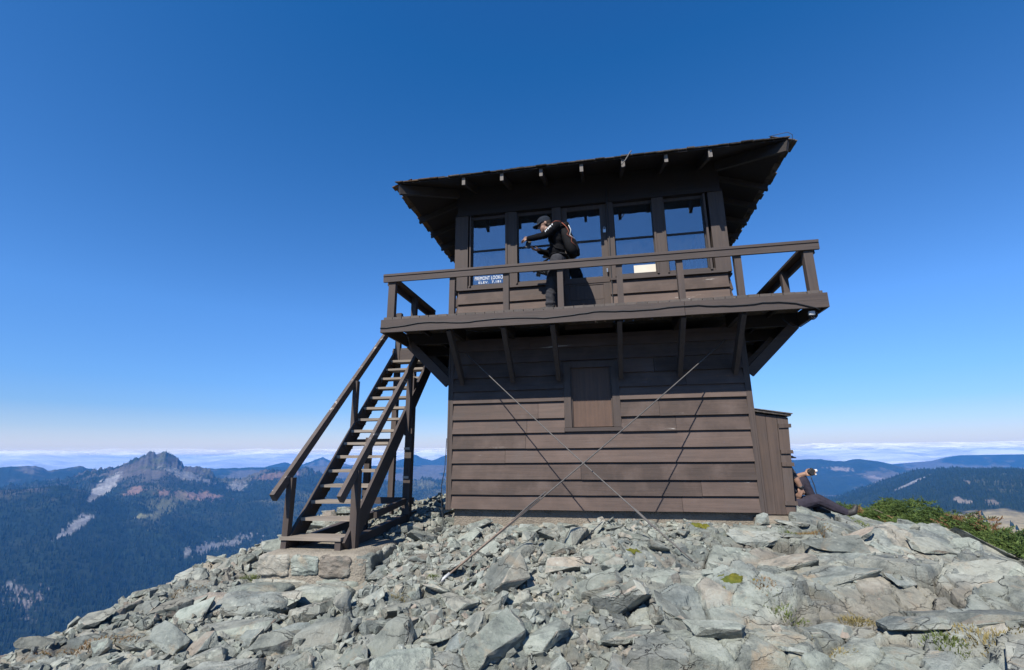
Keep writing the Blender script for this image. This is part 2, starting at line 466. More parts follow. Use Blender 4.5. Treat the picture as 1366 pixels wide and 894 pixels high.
def m_rock(name='alpine_rock', terrain=False):
    """grey-green metavolcanic rock with tan weathering, lichen and dark joints"""
    n = N(name); p = n.pos()
    obj = n.n('ShaderNodeObjectInfo').outputs['Random']
    isl = n.island()
    if terrain:
        at = n.n('ShaderNodeAttribute', attribute_name='Col'); tone = at.outputs['Color']
        sep = n.n('ShaderNodeSeparateColor'); n.l(tone, sep.inputs[0])
        hue = sep.outputs[0]; val = sep.outputs[1]
    else:
        hue = n.math('FRACT', n.math('ADD', n.math('MULTIPLY', obj, 7.13), n.math('MULTIPLY', isl, 3.7)))
        val = n.math('FRACT', n.math('ADD', n.math('MULTIPLY', obj, 13.7), n.math('MULTIPLY', isl, 5.1)))
    off = n.n('ShaderNodeCombineXYZ'); n.l(n.math('MULTIPLY', obj, 53.0), off.inputs[0])
    va = n.n('ShaderNodeVectorMath', operation='ADD'); n.l(p, va.inputs[0]); n.l(off.outputs[0], va.inputs[1]); q = va.outputs[0]
    big = n.noise(q, 1.7, 5, .6, .3); mid = n.noise(q, 7, 7, .68, .2); fine = n.noise(q, 42, 5, .7); grit = n.noise(q, 150, 3, .7)
    base = n.ramp(hue, [(0, (0.173, 0.199, 0.167)), (.30, (0.222, 0.241, 0.200)), (.50, (0.138, 0.158, 0.147)), (.74, (0.248, 0.253, 0.207)), (.90, (0.231, 0.226, 0.183)), (.96, (0.263, 0.226, 0.176)), (1, (0.271, 0.209, 0.160))])
    c = n.mix(n.rng(big, .42, .66), base, n.mix(.30, base, (0.252, 0.224, 0.174)))
    c = n.mix(n.math('MULTIPLY', n.rng(mid, .50, .66), .55), c, (0.295, 0.311, 0.268))          # pale crust
    c = n.mix(n.math('MULTIPLY', n.rng(mid, .50, .32), .85), c, (0.071, 0.083, 0.077))        # darker faces
    wx = n.noise(q, 3.1, 6, .7, .6)
    c = n.mix(n.math('MULTIPLY', n.rng(wx, .57, .68), .62 if terrain else .45), c, (0.296, 0.220, 0.134))          # tan weathering
    li = n.vor(q, 17); lm = n.noise(q, 2.2, 3)
    c = n.mix(n.math('MULTIPLY', n.math('MULTIPLY', n.rng(li, .26, .16), n.rng(lm, .5, .62)), .5), c, (0.373, 0.385, 0.320))   # lichen discs
    c = n.mix(n.math('MULTIPLY', n.rng(fine, .60, .74), .5), c, (0.082, 0.082, 0.071))
    c = n.mix(n.math('MULTIPLY', n.rng(grit, .56, .7), .45), c, (0.347, 0.347, 0.318))
    wq = n.n('ShaderNodeVectorMath', operation='ADD'); n.l(q, wq.inputs[0])
    wz = n.n('ShaderNodeTexNoise'); wz.inputs['Scale'].default_value = 5.0; wz.inputs['Detail'].default_value = 4
    n.l(q, wz.inputs['Vector'])
    ws = n.n('ShaderNodeVectorMath', operation='SCALE'); n.l(wz.outputs['Color'], ws.inputs[0]); ws.inputs['Scale'].default_value = .22
    n.l(ws.outputs[0], wq.inputs[1])
    crk = n.vor(n.mapping(wq.outputs[0], (1, 1.9, 2.4)), 2.3, 'DISTANCE_TO_EDGE')
    cm = n.math('MULTIPLY', n.rng(crk, .013, .003), n.rng(big, .48, .60))
    c = n.mix(n.math('MULTIPLY', cm, .65), c, (.06, .055, .045))
    if terrain:
        c = n.mix(n.math('MULTIPLY', sep.outputs[2], n.rng(mid, .30, .55, .45, 1.0)), c, n.ramp(fine, [(.3, (.115, .092, .066)), (.6, (.205, .172, .130)), (.75, (.27, .25, .215))]))
    hv = n.n('ShaderNodeHueSaturation'); n.l(c, hv.inputs['Color']); n.l(n.rng(val, 0, 1, .66, 1.28), hv.inputs['Value'])
    hv.inputs['Saturation'].default_value = 0.92
    # thin bedding joints in the bump only
    st = n.noise(n.mapping(q, (3, 5, 40), (0.5, 0.25, 0)), 1, 4, .6, .8)
    h = n.math('ADD', n.math('MULTIPLY', mid, 1.0), n.math('ADD', n.math('MULTIPLY', fine, .35), n.math('ADD', n.math('MULTIPLY', grit, .10), n.math('MULTIPLY', st, .15))))
    n1 = n.bump(n.math('SUBTRACT', h, n.math('MULTIPLY', cm, .8)), 1.0, .030)
    return n.bsdf(hv.outputs[0], n.rng(mid, .3, .7, .75, .95), n1, .28)
M_ROCK = m_rock()
M_GROUND = m_rock('summit_bedrock', True)

# ------------------------------------------------------------------ the summit: ground shape
EDGE = np.array([(-4.6, -12), (-4.85, -6), (-4.70, -4.1), (-4.52, -2.7), (-4.85, -1), (-4.6, .8), (-3.3, 3.3), (-2.6, 5.2), (-1, 8), (5, 9.5), (6.3, 6.5), (5.2, 2.5), (4.6, 0), (4.5, -2), (4.7, -4), (4.9, -12)])
def edge_dist(x, y):
    """distance outside the plateau outline (negative inside)"""
    d = np.full(x.shape, 1e9); ins = np.zeros(x.shape, bool)
    k = len(EDGE)
    for i in range(k):
        ax, ay = EDGE[i]; bx, by = EDGE[(i+1) % k]
        ex, ey = bx-ax, by-ay
        t = np.clip(((x-ax)*ex+(y-ay)*ey)/(ex*ex+ey*ey), 0, 1)
        d = np.minimum(d, np.hypot(x-ax-t*ex, y-ay-t*ey))
        c = ((ay > y) != (by > y)) & (x < ex*(y-ay)/(ey if abs(ey) > 1e-9 else 1e-9)+ax)
        ins ^= c
    return np.where(ins, -d, d)

def smin(a, b, k):
    h = np.clip(.5+.5*(b-a)/k, 0, 1)
    return b*(1-h)+a*h-k*h*(1-h)

def ground_base(x, y):
    pl = -.12+.06*x+.10*y
    cap = -.075-.02*np.maximum(0, -x-1.0)-.20*np.maximum(0, x-2.7)-.015*np.maximum(0, y-3)
    z = smin(pl, cap, .16)
    z = z-.26*np.exp(-((x+3.1)/.95)**4-((y+2.25)/.50)**2)
    d = edge_dist(x, y)
    dd = np.maximum(0, d+.35)
    z = z-np.where(dd < 1.0, .36*dd*dd, .36+.72*(dd-1.0))
    return z

def footprints(x, y):
    """1 where something is founded on the ground and it must stay low"""
    m = sstep(.35, .05, np.maximum(np.abs(x)-2.1, np.abs(y-2.13)-2.13))
    m = np.maximum(m, sstep(.25, .0, np.maximum(np.abs(x+3.15)-.6, np.abs(y+1.35)-.5)))
    return m

def ground_full(x, y):
    """(height, hue, value) of the broken bedrock"""
    base = ground_base(x, y)
    wx = .07*fbm(x*1.3, y*1.3, 2, 5)+.022*fbm(x*8, y*8, 3, 6); wy = .07*fbm(x*1.3, y*1.3, 2, 9)+.022*fbm(x*8, y*8, 3, 10)
    X, Y = x+wx, y+wy
    slabs = sstep(-.6, .8, x+.25*fbm(x*.8, y*.8, 2, 3)*4+.4*np.clip(-y-2.2, 0, 2))   # large slabs on this side, rubble on the other
    rub = 1-slabs
    ca, sa = math.cos(.45), math.sin(.45)
    u, v = X*ca+Y*sa, -X*sa+Y*ca
    f1, f2, dx, dy, a, b, c = worley(u/1.0, v/.56, 21)
    L1 = (a-.5)*.13+dx*(b-.5)*.26+dy*((c-.5)*.26+.10)
    cr1 = np.exp(-((f2-f1)/.040)**2)
    g1, g2, ex, ey, a2, b2, c2 = worley(u/.27+3.3, v/.19+8.1, 57)
    L2 = (a2-.5)*.050+ex*(b2-.5)*.085+ey*((c2-.5)*.085+.02)
    cr2 = np.exp(-((g2-g1)/.07)**2)
    k1, k2, gx, gy, a3, b3, c3 = worley(X/.085, Y/.065, 91)
    L3 = (a3-.5)*.020+gx*(b3-.5)*.02+gy*(c3-.5)*.022
    sub = sstep(.35, .65, h2(np.floor(a*997), np.floor(b*997), 4))      # some slabs are whole, some shattered
    shatter = np.clip(rub*.9+slabs*(.25+.75*sub), 0, 1)
    gm = sstep(.1, .45, fbm(x*.9+4, y*.9, 3, 33))                      # gritty patches
    z = base+L1*(.55+.55*slabs)-.12*cr1*(.25+.75*slabs)*sstep(-.25, .15, fbm(x*1.7, y*1.7, 2, 27))
    z = z+L2*shatter*(1.1-.2*slabs)-.032*cr2*shatter
    z = z+L3*(.16+.9*rub+.6*gm)
    z = z+.006*fbm(x*4, y*4, 4, 71)+.005*fbm(x*22, y*22, 3, 77)
    # ledges breaking through the slabs, strike across the view
    led = fbm(x*.7+y*.25, y*1.9, 3, 41)
    z = z+.045*slabs*(sstep(.02, .05, led)-.5)+.03*slabs*(sstep(-.22, -.19, led)-.5)
    keep = footprints(x, y)
    z = z*(1-keep)+np.minimum(z, base-.05)*keep
    hue = np.clip(.15+.55*(a*.5+a2*.5)+.45*fbm(x*.8, y*.8, 4, 13)+.12*rub, 0, 1)
    hue = np.where(h2(np.floor(a2*999), np.floor(b2*999), 8) > .955, .93, hue)
    val = np.clip(.5+.5*(b*.5+b2*.5-.5)*1.6-.5*cr1*slabs-.3*cr2*shatter+.3*fbm(x*2.1, y*2.1, 4, 19), 0, 1)
    soil = np.clip(sstep(-.015, -.075, z-base)*1.0+.55*sstep(.18, .36, fbm(x*1.1+9, y*1.1, 4, 83))*rub, 0, 1)*(.6+.4*rub)
    return z, hue, val, soil

def axis_steps(segs):
    out = []
    for a, b, s in segs:
        k = max(1, int(round((b-a)/s)))
        out += list(a+(b-a)*np.arange(k)/k)
    out.append(segs[-1][1])
    return np.array(out)

gx_ = axis_steps([(-13, -7, .25), (-7, -5, .05), (-5, 4.6, .0165), (4.6, 7, .04), (7, 13, .25)])
gy_ = axis_steps([(-13, -6, .25), (-6, -4.3, .04), (-4.3, .2, .0145), (.2, 3.5, .035), (3.5, 9, .08), (9, 13, .25)])
GX, GY = np.meshgrid(gx_, gy_, indexing='ij')
GZ, GH, GV, GS = ground_full(GX, GY)
gcol = np.stack([GH.ravel(), GV.ravel(), GS.ravel()], 1)
gme = grid_mesh('summit_ground', np.stack([GX, GY, GZ], -1).reshape(-1, 3), len(gx_), len(gy_), M_GROUND, True, gcol)
try:
    gme.set_sharp_from_angle(angle=rad(12))
except Exception:
    pass
tag(link('summit_ground', gme), kind='structure')

def gz(x, y):
    """height of the built ground at a point (bilinear)"""
    i = int(np.clip(np.searchsorted(gx_, x)-1, 0, len(gx_)-2)); j = int(np.clip(np.searchsorted(gy_, y)-1, 0, len(gy_)-2))
    fx = (x-gx_[i])/(gx_[i+1]-gx_[i]); fy = (y-gy_[j])/(gy_[j+1]-gy_[j])
    return float((GZ[i, j]*(1-fx)+GZ[i+1, j]*fx)*(1-fy)+(GZ[i, j+1]*(1-fx)+GZ[i+1, j+1]*fx)*fy)

def gnormal(x, y, e=.12):
    zx = (gz(x+e, y)-gz(x-e, y))/(2*e); zy = (gz(x, y+e)-gz(x, y-e))/(2*e)
    return Vector((-zx, -zy, 1)).normalized()

# ------------------------------------------------------------------ loose rocks
def rock_mesh(seed, npts, flat, detail, blocky=0.0):
    r = random.Random(seed)
    bm = bmesh.new()
    for i in range(npts):
        t = r.uniform(0, 2*math.pi); z = r.uniform(-1, 1)
        rr = (1-abs(z)**3.5)**.5
        k = r.uniform(.72, 1.0)
        x, y = math.cos(t)*rr*k, math.sin(t)*rr*k
        if blocky:
            m = max(abs(x), abs(y), 1e-6); x = x*(1-blocky)+blocky*x/m*k; y = y*(1-blocky)+blocky*y/m*k
        bm.verts.new((x*.5, y*.5*r.uniform(.85, 1.1), max(-.5, min(.5, z*.72))*flat))
    res = bmesh.ops.convex_hull(bm, input=bm.verts)
    junk = [e for e in res['geom_interior'] if isinstance(e, bmesh.types.BMVert)]
    if junk: bmesh.ops.delete(bm, geom=junk, context='VERTS')
    loose = [v for v in bm.verts if not v.link_faces]
    if loose: bmesh.ops.delete(bm, geom=loose, context='VERTS')
    bmesh.ops.dissolve_limit(bm, angle_limit=rad(9), verts=bm.verts[:], edges=bm.edges[:])
    if detail:
        bmesh.ops.bevel(bm, geom=bm.edges[:], offset=.012, segments=1, affect='EDGES', clamp_overlap=True)
        bmesh.ops.triangulate(bm, faces=bm.faces[:])
        for k in range(3):
            ed = [e for e in bm.edges if e.calc_length() > .13]
            if not ed: break
            bmesh.ops.subdivide_edges(bm, edges=ed, cuts=1)
            bmesh.ops.triangulate(bm, faces=bm.faces[:])
        bm.normal_update()
        vs = bm.verts[:]
        P = np.array([v.co[:] for v in vs]); 
        n1 = fbm(P[:, 0]*4+seed, P[:, 1]*4+P[:, 2]*3, 3, seed % 97)
        n2 = fbm(P[:, 0]*13+seed, P[:, 1]*13-P[:, 2]*9, 2, seed % 89)
        lay = np.floor((P[:, 2]+.03*n1)/(.085*flat+.02))           # bedding steps on the sides
        st = (h2(lay.astype(int), np.full(len(lay), seed), 3)-.5)*.028
        for v, a, b, s in zip(vs, n1, n2, st):
            v.co += v.normal*(a*.017+b*.008)
            h = math.hypot(v.normal.x, v.normal.y)
            v.co.x += v.normal.x*s*h; v.co.y += v.normal.y*s*h
    bmesh.ops.recalc_face_normals(bm, faces=bm.faces[:])
    me = bpy.data.meshes.new('rock_slab')
    bm.to_mesh(me); bm.free()
    me.materials.append(M_ROCK)
    if detail:
        me.polygons.foreach_set('use_smooth', [True]*len(me.polygons))
        try: me.set_sharp_from_angle(angle=rad(13))
        except Exception: pass
    return me

ROCKS = [rock_mesh(100+i, 11+i % 6, .18+.045*(i % 5), True, .45 if i % 3 else .15) for i in range(22)]
BLOCKS = [rock_mesh(300+i, 11+i, .42+.05*i, True, .5) for i in range(6)]
placed = []

TUFTS = [(1.38, -2.98, .15), (1.30, -2.78, .10), (1.82, -3.02, .14), (2.05, -3.55, .16), (2.30, -3.50, .24), (1.45, -3.62, .12), (2.40, -.85, .2), (2.15, -.80, .1), (3.22, -.15, .22), (3.45, -.55, .12),
         (-1.25, -2.22, .16), (-1.55, -2.30, .08), (-1.68, -2.76, .10), (-3.92, -3.52, .38), (-4.25, -2.30, .2), (-3.95, -1.75, .12), (1.11, -2.73, .18), (.39, -1.97, .1), (.13, -1.80, .12), (1.20, -.86, .1)]
def blocked(x, y, r):
    for a, b, c in TUFTS:
        if (x-a)**2+(y-b)**2 < (c+r*.28)**2: return True
    if abs(x) < 2.16+r*.3 and -.02-r*.45 < y < 4.4: return True
    if -3.95-r*.4 < x < -2.40+r*.4 and -2.22-r*.35 < y < -.9: return True
    if -3.75 < x < -2.75 and -.9 <= y < 1.3 and r > .18: return True
    if 2.1 < x < 2.62+r*.4 and -.12-r*.4 < y < 1.2: return True
    if 2.4 < x < 3.75 and -.75-r*.4 < y < .75: return True
    return False

def put_rock(me, x, y, sx, sy, sz, yaw, tilt=.18, sink=.30, dz=0.0, name='loose_stone', rx=None, ry=None):
    o = bpy.data.objects.new(name, me)
    COL.objects.link(o)
    n = gnormal(x, y, max(.08, sx*.35))
    q = Vector((0, 0, 1)).rotation_difference(n)
    e = Euler((rx if rx is not None else random.uniform(-tilt, tilt), ry if ry is not None else random.uniform(-tilt, tilt), yaw))
    o.rotation_mode = 'QUATERNION'
    o.rotation_quaternion = q @ e.to_quaternion()
    o.scale = (sx, sy, sz)
    zs = [gz(x+dx*sx*.3, y+dy*sy*.3) for dx, dy in ((0, 0), (1, 0), (-1, 0), (0, 1), (0, -1))]
    hh = max(v.co.z for v in me.vertices)*sz
    o.location = (x, y, sum(zs)/5+hh*(1-2*sink)+dz)
    return o

# single rocks one can point to
SPECIAL = [
    (BLOCKS[1], -.80, -2.33, .20, .10, .34, .2, 'upright dark grey stone standing on edge below the cabin corner', dict(rx=1.2, ry=.1, sink=.15)),
    (ROCKS[3], -.74, -1.72, .36, .26, .46, .9, 'dark grey wedge of rock sticking up behind the upright stone', dict(rx=.45, ry=-.2, sink=.2)),
    (BLOCKS[3], -1.17, -3.30, .17, .15, .20, .4, 'pale tan-faced block of rock near the foot of the tan anchor rod', dict(sink=.2)),
    (ROCKS[9], -.14, -3.20, .42, .24, .30, .35, 'tan brown flat slab lying alone on grey grit', dict(rx=.1, ry=-.05, sink=.3)),
    (ROCKS[5], -2.95, -3.22, .82, .50, .62, .25, 'largest pinkish grey boulder on the slope beneath the stone stair footing', dict(rx=.16, ry=-.08, sink=.32)),
    (ROCKS[14], -2.42, -2.95, .62, .38, .50, -.3, 'broad grey slab leaning beside the largest pinkish boulder', dict(rx=.25, ry=.10, sink=.3)),
    (BLOCKS[0], -4.42, -3.12, .34, .30, .24, .3, 'dark angular boulder perched at the brink above the forested valley', dict(sink=.2)),
    (ROCKS[7], 1.16, -.34, .26, .16, .26, -.35, 'pinkish tan slab propped against the bottom clapboard', dict(rx=-.25, ry=.15, sink=.1)),
    (ROCKS[2], .98, -.40, .30, .12, .24, -.6, 'dark edged grey slab leaning under the pinkish slab at the cabin wall', dict(rx=.35, ry=.2, sink=.15)),
    (ROCKS[11], 1.66, -.30, .36, .16, .24, .1, 'long flat grey slab lying along the foundation by the cabin corner', dict(sink=.2)),
    (ROCKS[17], 2.02, -3.30, .46, .30, .30, -.25, 'overhanging weathered slab casting a black shadow near dry grass', dict(rx=.1, sink=.1)),
    (ROCKS[12], 1.33, -3.42, .36, .17, .12, -.35, 'thin pale flake of rock lying over an open joint in the bedrock', dict(rx=.1, ry=.12, sink=.05)),
    (ROCKS[8], .45, -2.62, .60, .32, .30, .25, 'broad blue-grey slab behind the bare flat bedrock', dict(rx=.12, sink=.35)),
    (ROCKS[20], -1.18, -1.55, .40, .24, .40, .85, 'pinkish stone tilted beneath the crossing guy wire', dict(rx=.5, ry=-.15, sink=.2)),
    (ROCKS[16], -2.35, -1.62, .34, .18, .26, .1, 'rusty pink slab beside the shaded wall of the stair footing', dict(sink=.25)),
    (ROCKS[19], .75, -2.15, .22, .12, .30, 1.2, 'narrow pale stone wedged on end between grey slabs', dict(rx=.6, sink=.25)),
    (ROCKS[13], 3.02, -2.35, .80, .36, .34, .12, 'long pale slab jutting out at the brink below the conifer mat', dict(rx=.0, sink=.3)),
]
for me, x, y, sx, sy, sz, yaw, lab, kw in SPECIAL:
    o = put_rock(me, x, y, sx, sy, sz, yaw, name='boulder', **kw)
    tag(o, lab, 'rock')
    placed.append((x, y, max(sx, sy)*.42))

def free(x, y, r):
    for a, b, c in placed:
        if (x-a)**2+(y-b)**2 < (r+c)**2: return False
    return True

def in_view(x, y, z=-.3, m=.04):
    d = Vector((x, y, z))-CAM
    f = d.dot(fw)
    if f < .5: return False
    px = 683+FPX*d.dot(r2)/f; py = 447-FPX*d.dot(u2)/f
    return -30 < px < 1396 and py < 930

def rubble_w(x, y):
    """how thick the loose stone lies"""
    w = 1.0 if x < -.3 else max(.06, 1.0-.95*(x+.3))
    if y > -1.3 and -2.3 < x < 1.2: w = max(w, .8)
    if x < -3.0: w *= .75
    return w

SLABS = [rock_mesh(500+i, 13+i % 5, .13+.03*(i % 3), True, .6) for i in range(8)]
nb = 0
for _ in range(4000):
    if nb >= 34: break
    x = random.uniform(.2, 4.0); y = random.uniform(-4.1, -.5)
    s_ = random.uniform(.38, .95) if nb < 20 else random.uniform(.25, .5)
    if not in_view(x, y) or edge_dist(np.array([x]), np.array([y]))[0] > -.2: continue
    if blocked(x, y, s_*.9) or not free(x, y, s_*.36): continue
    o = put_rock(random.choice(SLABS), x, y, s_, s_*random.uniform(.42, .70), s_*random.uniform(.8, 1.2), random.gauss(.25, .45), sink=random.uniform(.10, .34), rx=random.gauss(-.05, .07), ry=random.gauss(.03, .07))
    tag(o, 'broad thin grey slab lying flush on the bedrock beyond the rubble', 'rock', 'broad flush slabs')
    placed.append((x, y, s_*.36)); nb += 1
KINDS = [('grey-green angular slab lying loose in the rubble below the lookout', 'loose grey-green slabs'),
         ('blue-grey jagged slab lying loose in the rubble below the lookout', 'loose blue-grey slabs'),
         ('small grey stone with sharp edges among the rubble below the lookout', 'small sharp grey stones')]
n_rock = 0; tries = 0
while n_rock < 300-len(SPECIAL)-nb and tries < 60000:
    tries += 1
    x = random.uniform(-4.7, 4.3); y = random.uniform(-4.4, 1.2) if random.random() < .95 else random.uniform(1.2, 5)
    if random.random() > rubble_w(x, y): continue
    if not in_view(x, y) or edge_dist(np.array([x]), np.array([y]))[0] > .1: continue
    prog = n_rock/283
    s = (.58-.35*prog**.6)*random.uniform(.8, 1.15)
    if x > 1.0: s *= 1.15
    if blocked(x, y, s) or not free(x, y, s*.30): continue
    big = s > .27
    me = random.choice(ROCKS) if s > .24 or random.random() < .88 else random.choice(BLOCKS)
    k = 0 if (big and random.random() < .55) else (1 if big else 2)
    ysc = random.uniform(.42, .78); zs = s*random.uniform(.75, 1.25)
    o = put_rock(me, x, y, s, s*ysc, zs, random.gauss(.40, .5), tilt=.24, sink=random.uniform(.03, .28), rx=random.gauss(-.10, .22))
    tag(o, KINDS[k][0], 'rock', KINDS[k][1])
    placed.append((x, y, s*.34))
    n_rock += 1

# the small rubble nobody could count
def rubble():
    protos = []
    for i in range(14):
        me = rock_mesh(700+i, 11, .42+.03*i, False)
        bm = bmesh.new(); bm.from_mesh(me); bmesh.ops.triangulate(bm, faces=bm.faces[:])
        protos.append((np.array([v.co[:] for v in bm.verts]), np.array([[v.index for v in f.verts] for f in bm.faces])))
        bm.free(); bpy.data.meshes.remove(me)
    Vs = []; Fs = []; b = 0; cnt = 0
    target = 11500
    xs = RNG.uniform(-5.0, 4.6, 140000); ys = RNG.uniform(-4.5, 3.5, 140000)
    ed = edge_dist(xs, ys)
    dens = fbm(xs*1.1, ys*1.1, 4, 61)
    for x, y, e, dn in zip(xs, ys, ed, dens):
        if cnt >= target: break
        if e > .5: continue
        w = rubble_w(x, y)
        if x > .3: w = w*.55 if dn < .12 else w*1.1
        if random.random() > w*(.55+.9*max(-.4, dn)) or blocked(x, y, .02): continue
        s = random.choice((.035, .045, .055, .07, .085, .11, .14))*random.uniform(.8, 1.2)
        if x > 1.0: s *= .8
        V, F = random.choice(protos)
        R = np.array((Euler((random.gauss(0, .35), random.gauss(0, .35), random.uniform(0, 6.28)))).to_matrix())
        P = (V*np.array([s, s*random.uniform(.55, .95), s*random.uniform(.6, 1.1)])) @ R.T
        P += np.array([x, y, gz(x, y)+s*.07])
        Vs.append(P); Fs.append(F+b); b += len(P); cnt += 1
    me = tri_mesh('rubble', np.concatenate(Vs), np.concatenate(Fs), M_ROCK)
    tag(link('rubble', me), 'small broken stones and grit filling the gaps between the slabs', 'rubble', kind='stuff')
rubble()

# ------------------------------------------------------------------ the fire lookout
W, DEP = 2.13, 4.26
YB = DEP/2
ZD0, ZD1, DECK = 2.476, 2.667, 2.705          # fascia bottom / top, deck surface
OV = 0.842                                      # walkway depth
OVS = 0.79
def side_T(k, half=W):
    if k == 0: return lambda u, d, z: (u, -d, z)
    if k == 1: return lambda u, d, z: (half+d, YB+u, z)
    if k == 2: return lambda u, d, z: (-u, DEP+d, z)
    return lambda u, d, z: (-half-d, YB-u, z)

lookout = empty('fire_lookout', (0, 0, 0), 'two-storey dark brown timber fire lookout with railed balcony on a rocky summit', 'lookout cabin')

f = MB()
f.box(-2.075, 2.075, .055, DEP-.055, -.75, -.004)
f.build('foundation', M_CONC, lookout, jitter=.006)

LINES = [0.0, .198, .41, .641, .842, 1.064, 1.271, 1.515, 1.70, 1.905, 2.115, 2.32, 2.50]
def siding(T, lines, half, cut=None, x_seams=True, rnd=0, thick=.050):
    r = random.Random(rnd); m = MB()
    for i in range(len(lines)-1):
        zb, zt = lines[i]-.004, lines[i+1]+.012
        segs = [(-half, half)]
        if cut and zt > cut[2]+.02 and zb < cut[3]-.02:
            segs = [(-half, cut[0]), (cut[1], half)]
        out = []
        for a, b in segs:
            if x_seams and b-a > 2.2 and r.random() < .8:
                s = r.uniform(a+.6, b-.6); out += [(a, s-.002), (s+.002, b)]
            elif x_seams and b-a > 1.2 and r.random() < .35:
                s = r.uniform(a+.35, b-.35); out += [(a, s-.002), (s+.002, b)]
            else: out.append((a, b))
        for a, b in out:
            k = max(2, int((b-a)/.35))
            db = thick+r.uniform(-.005, .005); dt = .010
            e0 = r.uniform(-.004, .004)
            us = np.linspace(a, b, k+1)
            vs = []
            for u in us:
                wv = r.uniform(-.0018, .0018)
                vs += [T(u, 0.0, zb+e0+wv), T(u, db, zb+e0+wv), T(u, dt, zt+e0), T(u, 0.0, zt+e0)]
            fs = []
            for q in range(k):
                for c in range(4):
                    fs.append((q*4+c, q*4+(c+1) % 4, q*4+4+(c+1) % 4, q*4+4+c))
            fs += [(3, 2, 1, 0), (k*4, k*4+1, k*4+2, k*4+3)]
            m.add(vs, fs)
    # sheathing behind the boards
    if cut:
        m.tbox(T, -half, cut[0], -.03, -.001, lines[0], lines[-1]); m.tbox(T, cut[1], half, -.03, -.001, lines[0], lines[-1])
        m.tbox(T, cut[0], cut[1], -.03, -.001, lines[0], cut[2]); m.tbox(T, cut[0], cut[1], -.03, -.001, cut[3], lines[-1])
    else:
        m.tbox(T, -half, half, -.03, -.001, lines[0], lines[-1])
    return m

SH = (-.405, .40, 1.075, 2.085)
for k in range(4):
    T = side_T(k)
    siding(T, LINES, W-.03, SH if k in (0,) else None, rnd=40+k).build('clapboard_wall', M_SIDE[0 if k in (0, 2) else 1], lookout)
for sx, sy in ((-1, 0), (1, 0), (1, 1), (-1, 1)):
    m = MB(); x = sx*W; y = DEP if sy else 0
    dx = sx*.022; dy = .022 if sy else -.022
    # two boards forming an L round the corner
    m.box(min(x-sx*.03, x+dx), max(x-sx*.03, x+dx), min(y, y+dy*2), max(y, y+dy*2), -.015, 2.50)
    m.box(min(x+dx*1.1, x+dx*2.2), max(x+dx*1.1, x+dx*2.2), min(y+dy*2, y-dy*4), max(y+dy*2, y-dy*4), -.015, 2.50)
    m.build('corner_board', M_TRIMZ, lookout, jitter=.002)

# boarded-up ground floor window
T0 = side_T(0)
shutter = MB().tbox(T0, SH[0]+.09, SH[1]-.09, -.028, -.012, SH[2]+.06, SH[3]-.05).build('window_shutter', M_SHUT, lookout)
m = MB()
m.tbox(T0, SH[0], SH[0]+.105, -.02, .040, SH[2]+.052, SH[3]-.002); m.tbox(T0, SH[1]-.105, SH[1], -.02, .040, SH[2]+.052, SH[3]-.002)
m.tbox(T0, SH[0]+.107, SH[1]-.107, -.02, .038, SH[3]-.085, SH[3]-.002)
m.tbox(T0, SH[0]+.107, SH[0]+.125, -.02, .012, SH[2]+.06, SH[3]-.09); m.tbox(T0, SH[1]-.125, SH[1]-.107, -.02, .012, SH[2]+.06, SH[3]-.09)
m.build('frame', M_TRIMZ, shutter, jitter=.0015)
MB().tbox(T0, SH[0]-.008, SH[1]+.008, -.02, .058, SH[2]-.005, SH[2]+.048).build('sill', M_TRIMX, shutter)

# walkway: planks, fascia, beams, braces
XO = W+OVS
def plank(m, x0, x1, y0, y1):
    t = random.uniform(-.003, .003)
    m.box(x0, x1, y0, y1, DECK-.036+t, DECK+t)
for yy in ((-OV-.012, -.004), (DEP+.004, DEP+OV+.012)):
    m = MB(); x = -XO
    while x < XO-.01:
        w = min(.138, XO-x); plank(m, x, x+w-random.uniform(.005, .010), yy[0]+random.uniform(-.006, .004), yy[1]); x += w
    m.build('deck_walkway', M_DECKY, lookout)
for sx in (-1, 1):
    m = MB(); y = 0.0
    while y < DEP-.01:
        w = min(.138, DEP-y)
        a, b = sorted((sx*(W+.045), sx*(XO+.012)))
        plank(m, a, b, y, y+w-random.uniform(.005, .010)); y += w
    m.build('deck_walkway', M_DECKX, lookout)
m = MB()                                                   # front fascia of two boards with a butt joint, slightly split
m.box(-XO-.03, 1.258, -OV-.042, -OV, ZD0, ZD1); m.box(1.262, XO+.03, -OV-.040, -OV, ZD0+.003, ZD1-.002)
m.build('fascia', M_TRIMX, lookout, jitter=.002)
MB().box(-XO-.03, XO+.03, DEP+OV, DEP+OV+.04, ZD0, ZD1).build('fascia', M_TRIMX, lookout)
for sx in (-1, 1):
    a, b = sorted((sx*XO, sx*(XO+.03)))
    MB().box(a, b, -OV+.002, DEP+OV-.002, ZD0, ZD1).build('fascia', M_TRIMY, lookout, jitter=.002)
for bx in (-1.94, -1.153, -.465, .433, 1.245, 1.98):
    for s in (0, 1):
        ya = -.038 if s == 0 else DEP+.038; yb = -OV if s == 0 else DEP+OV
        a, b = sorted((ya, yb))
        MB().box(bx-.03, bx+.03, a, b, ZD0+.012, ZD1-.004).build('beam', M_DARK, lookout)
        sgn = -1 if s == 0 else 1
        MB().bar((bx, ya+sgn*.03, 1.84), (bx, yb-sgn*.045, ZD0+.02), .062, .12, (0, sgn, .9)).build('brace', M_TRIMY, lookout, jitter=.002)
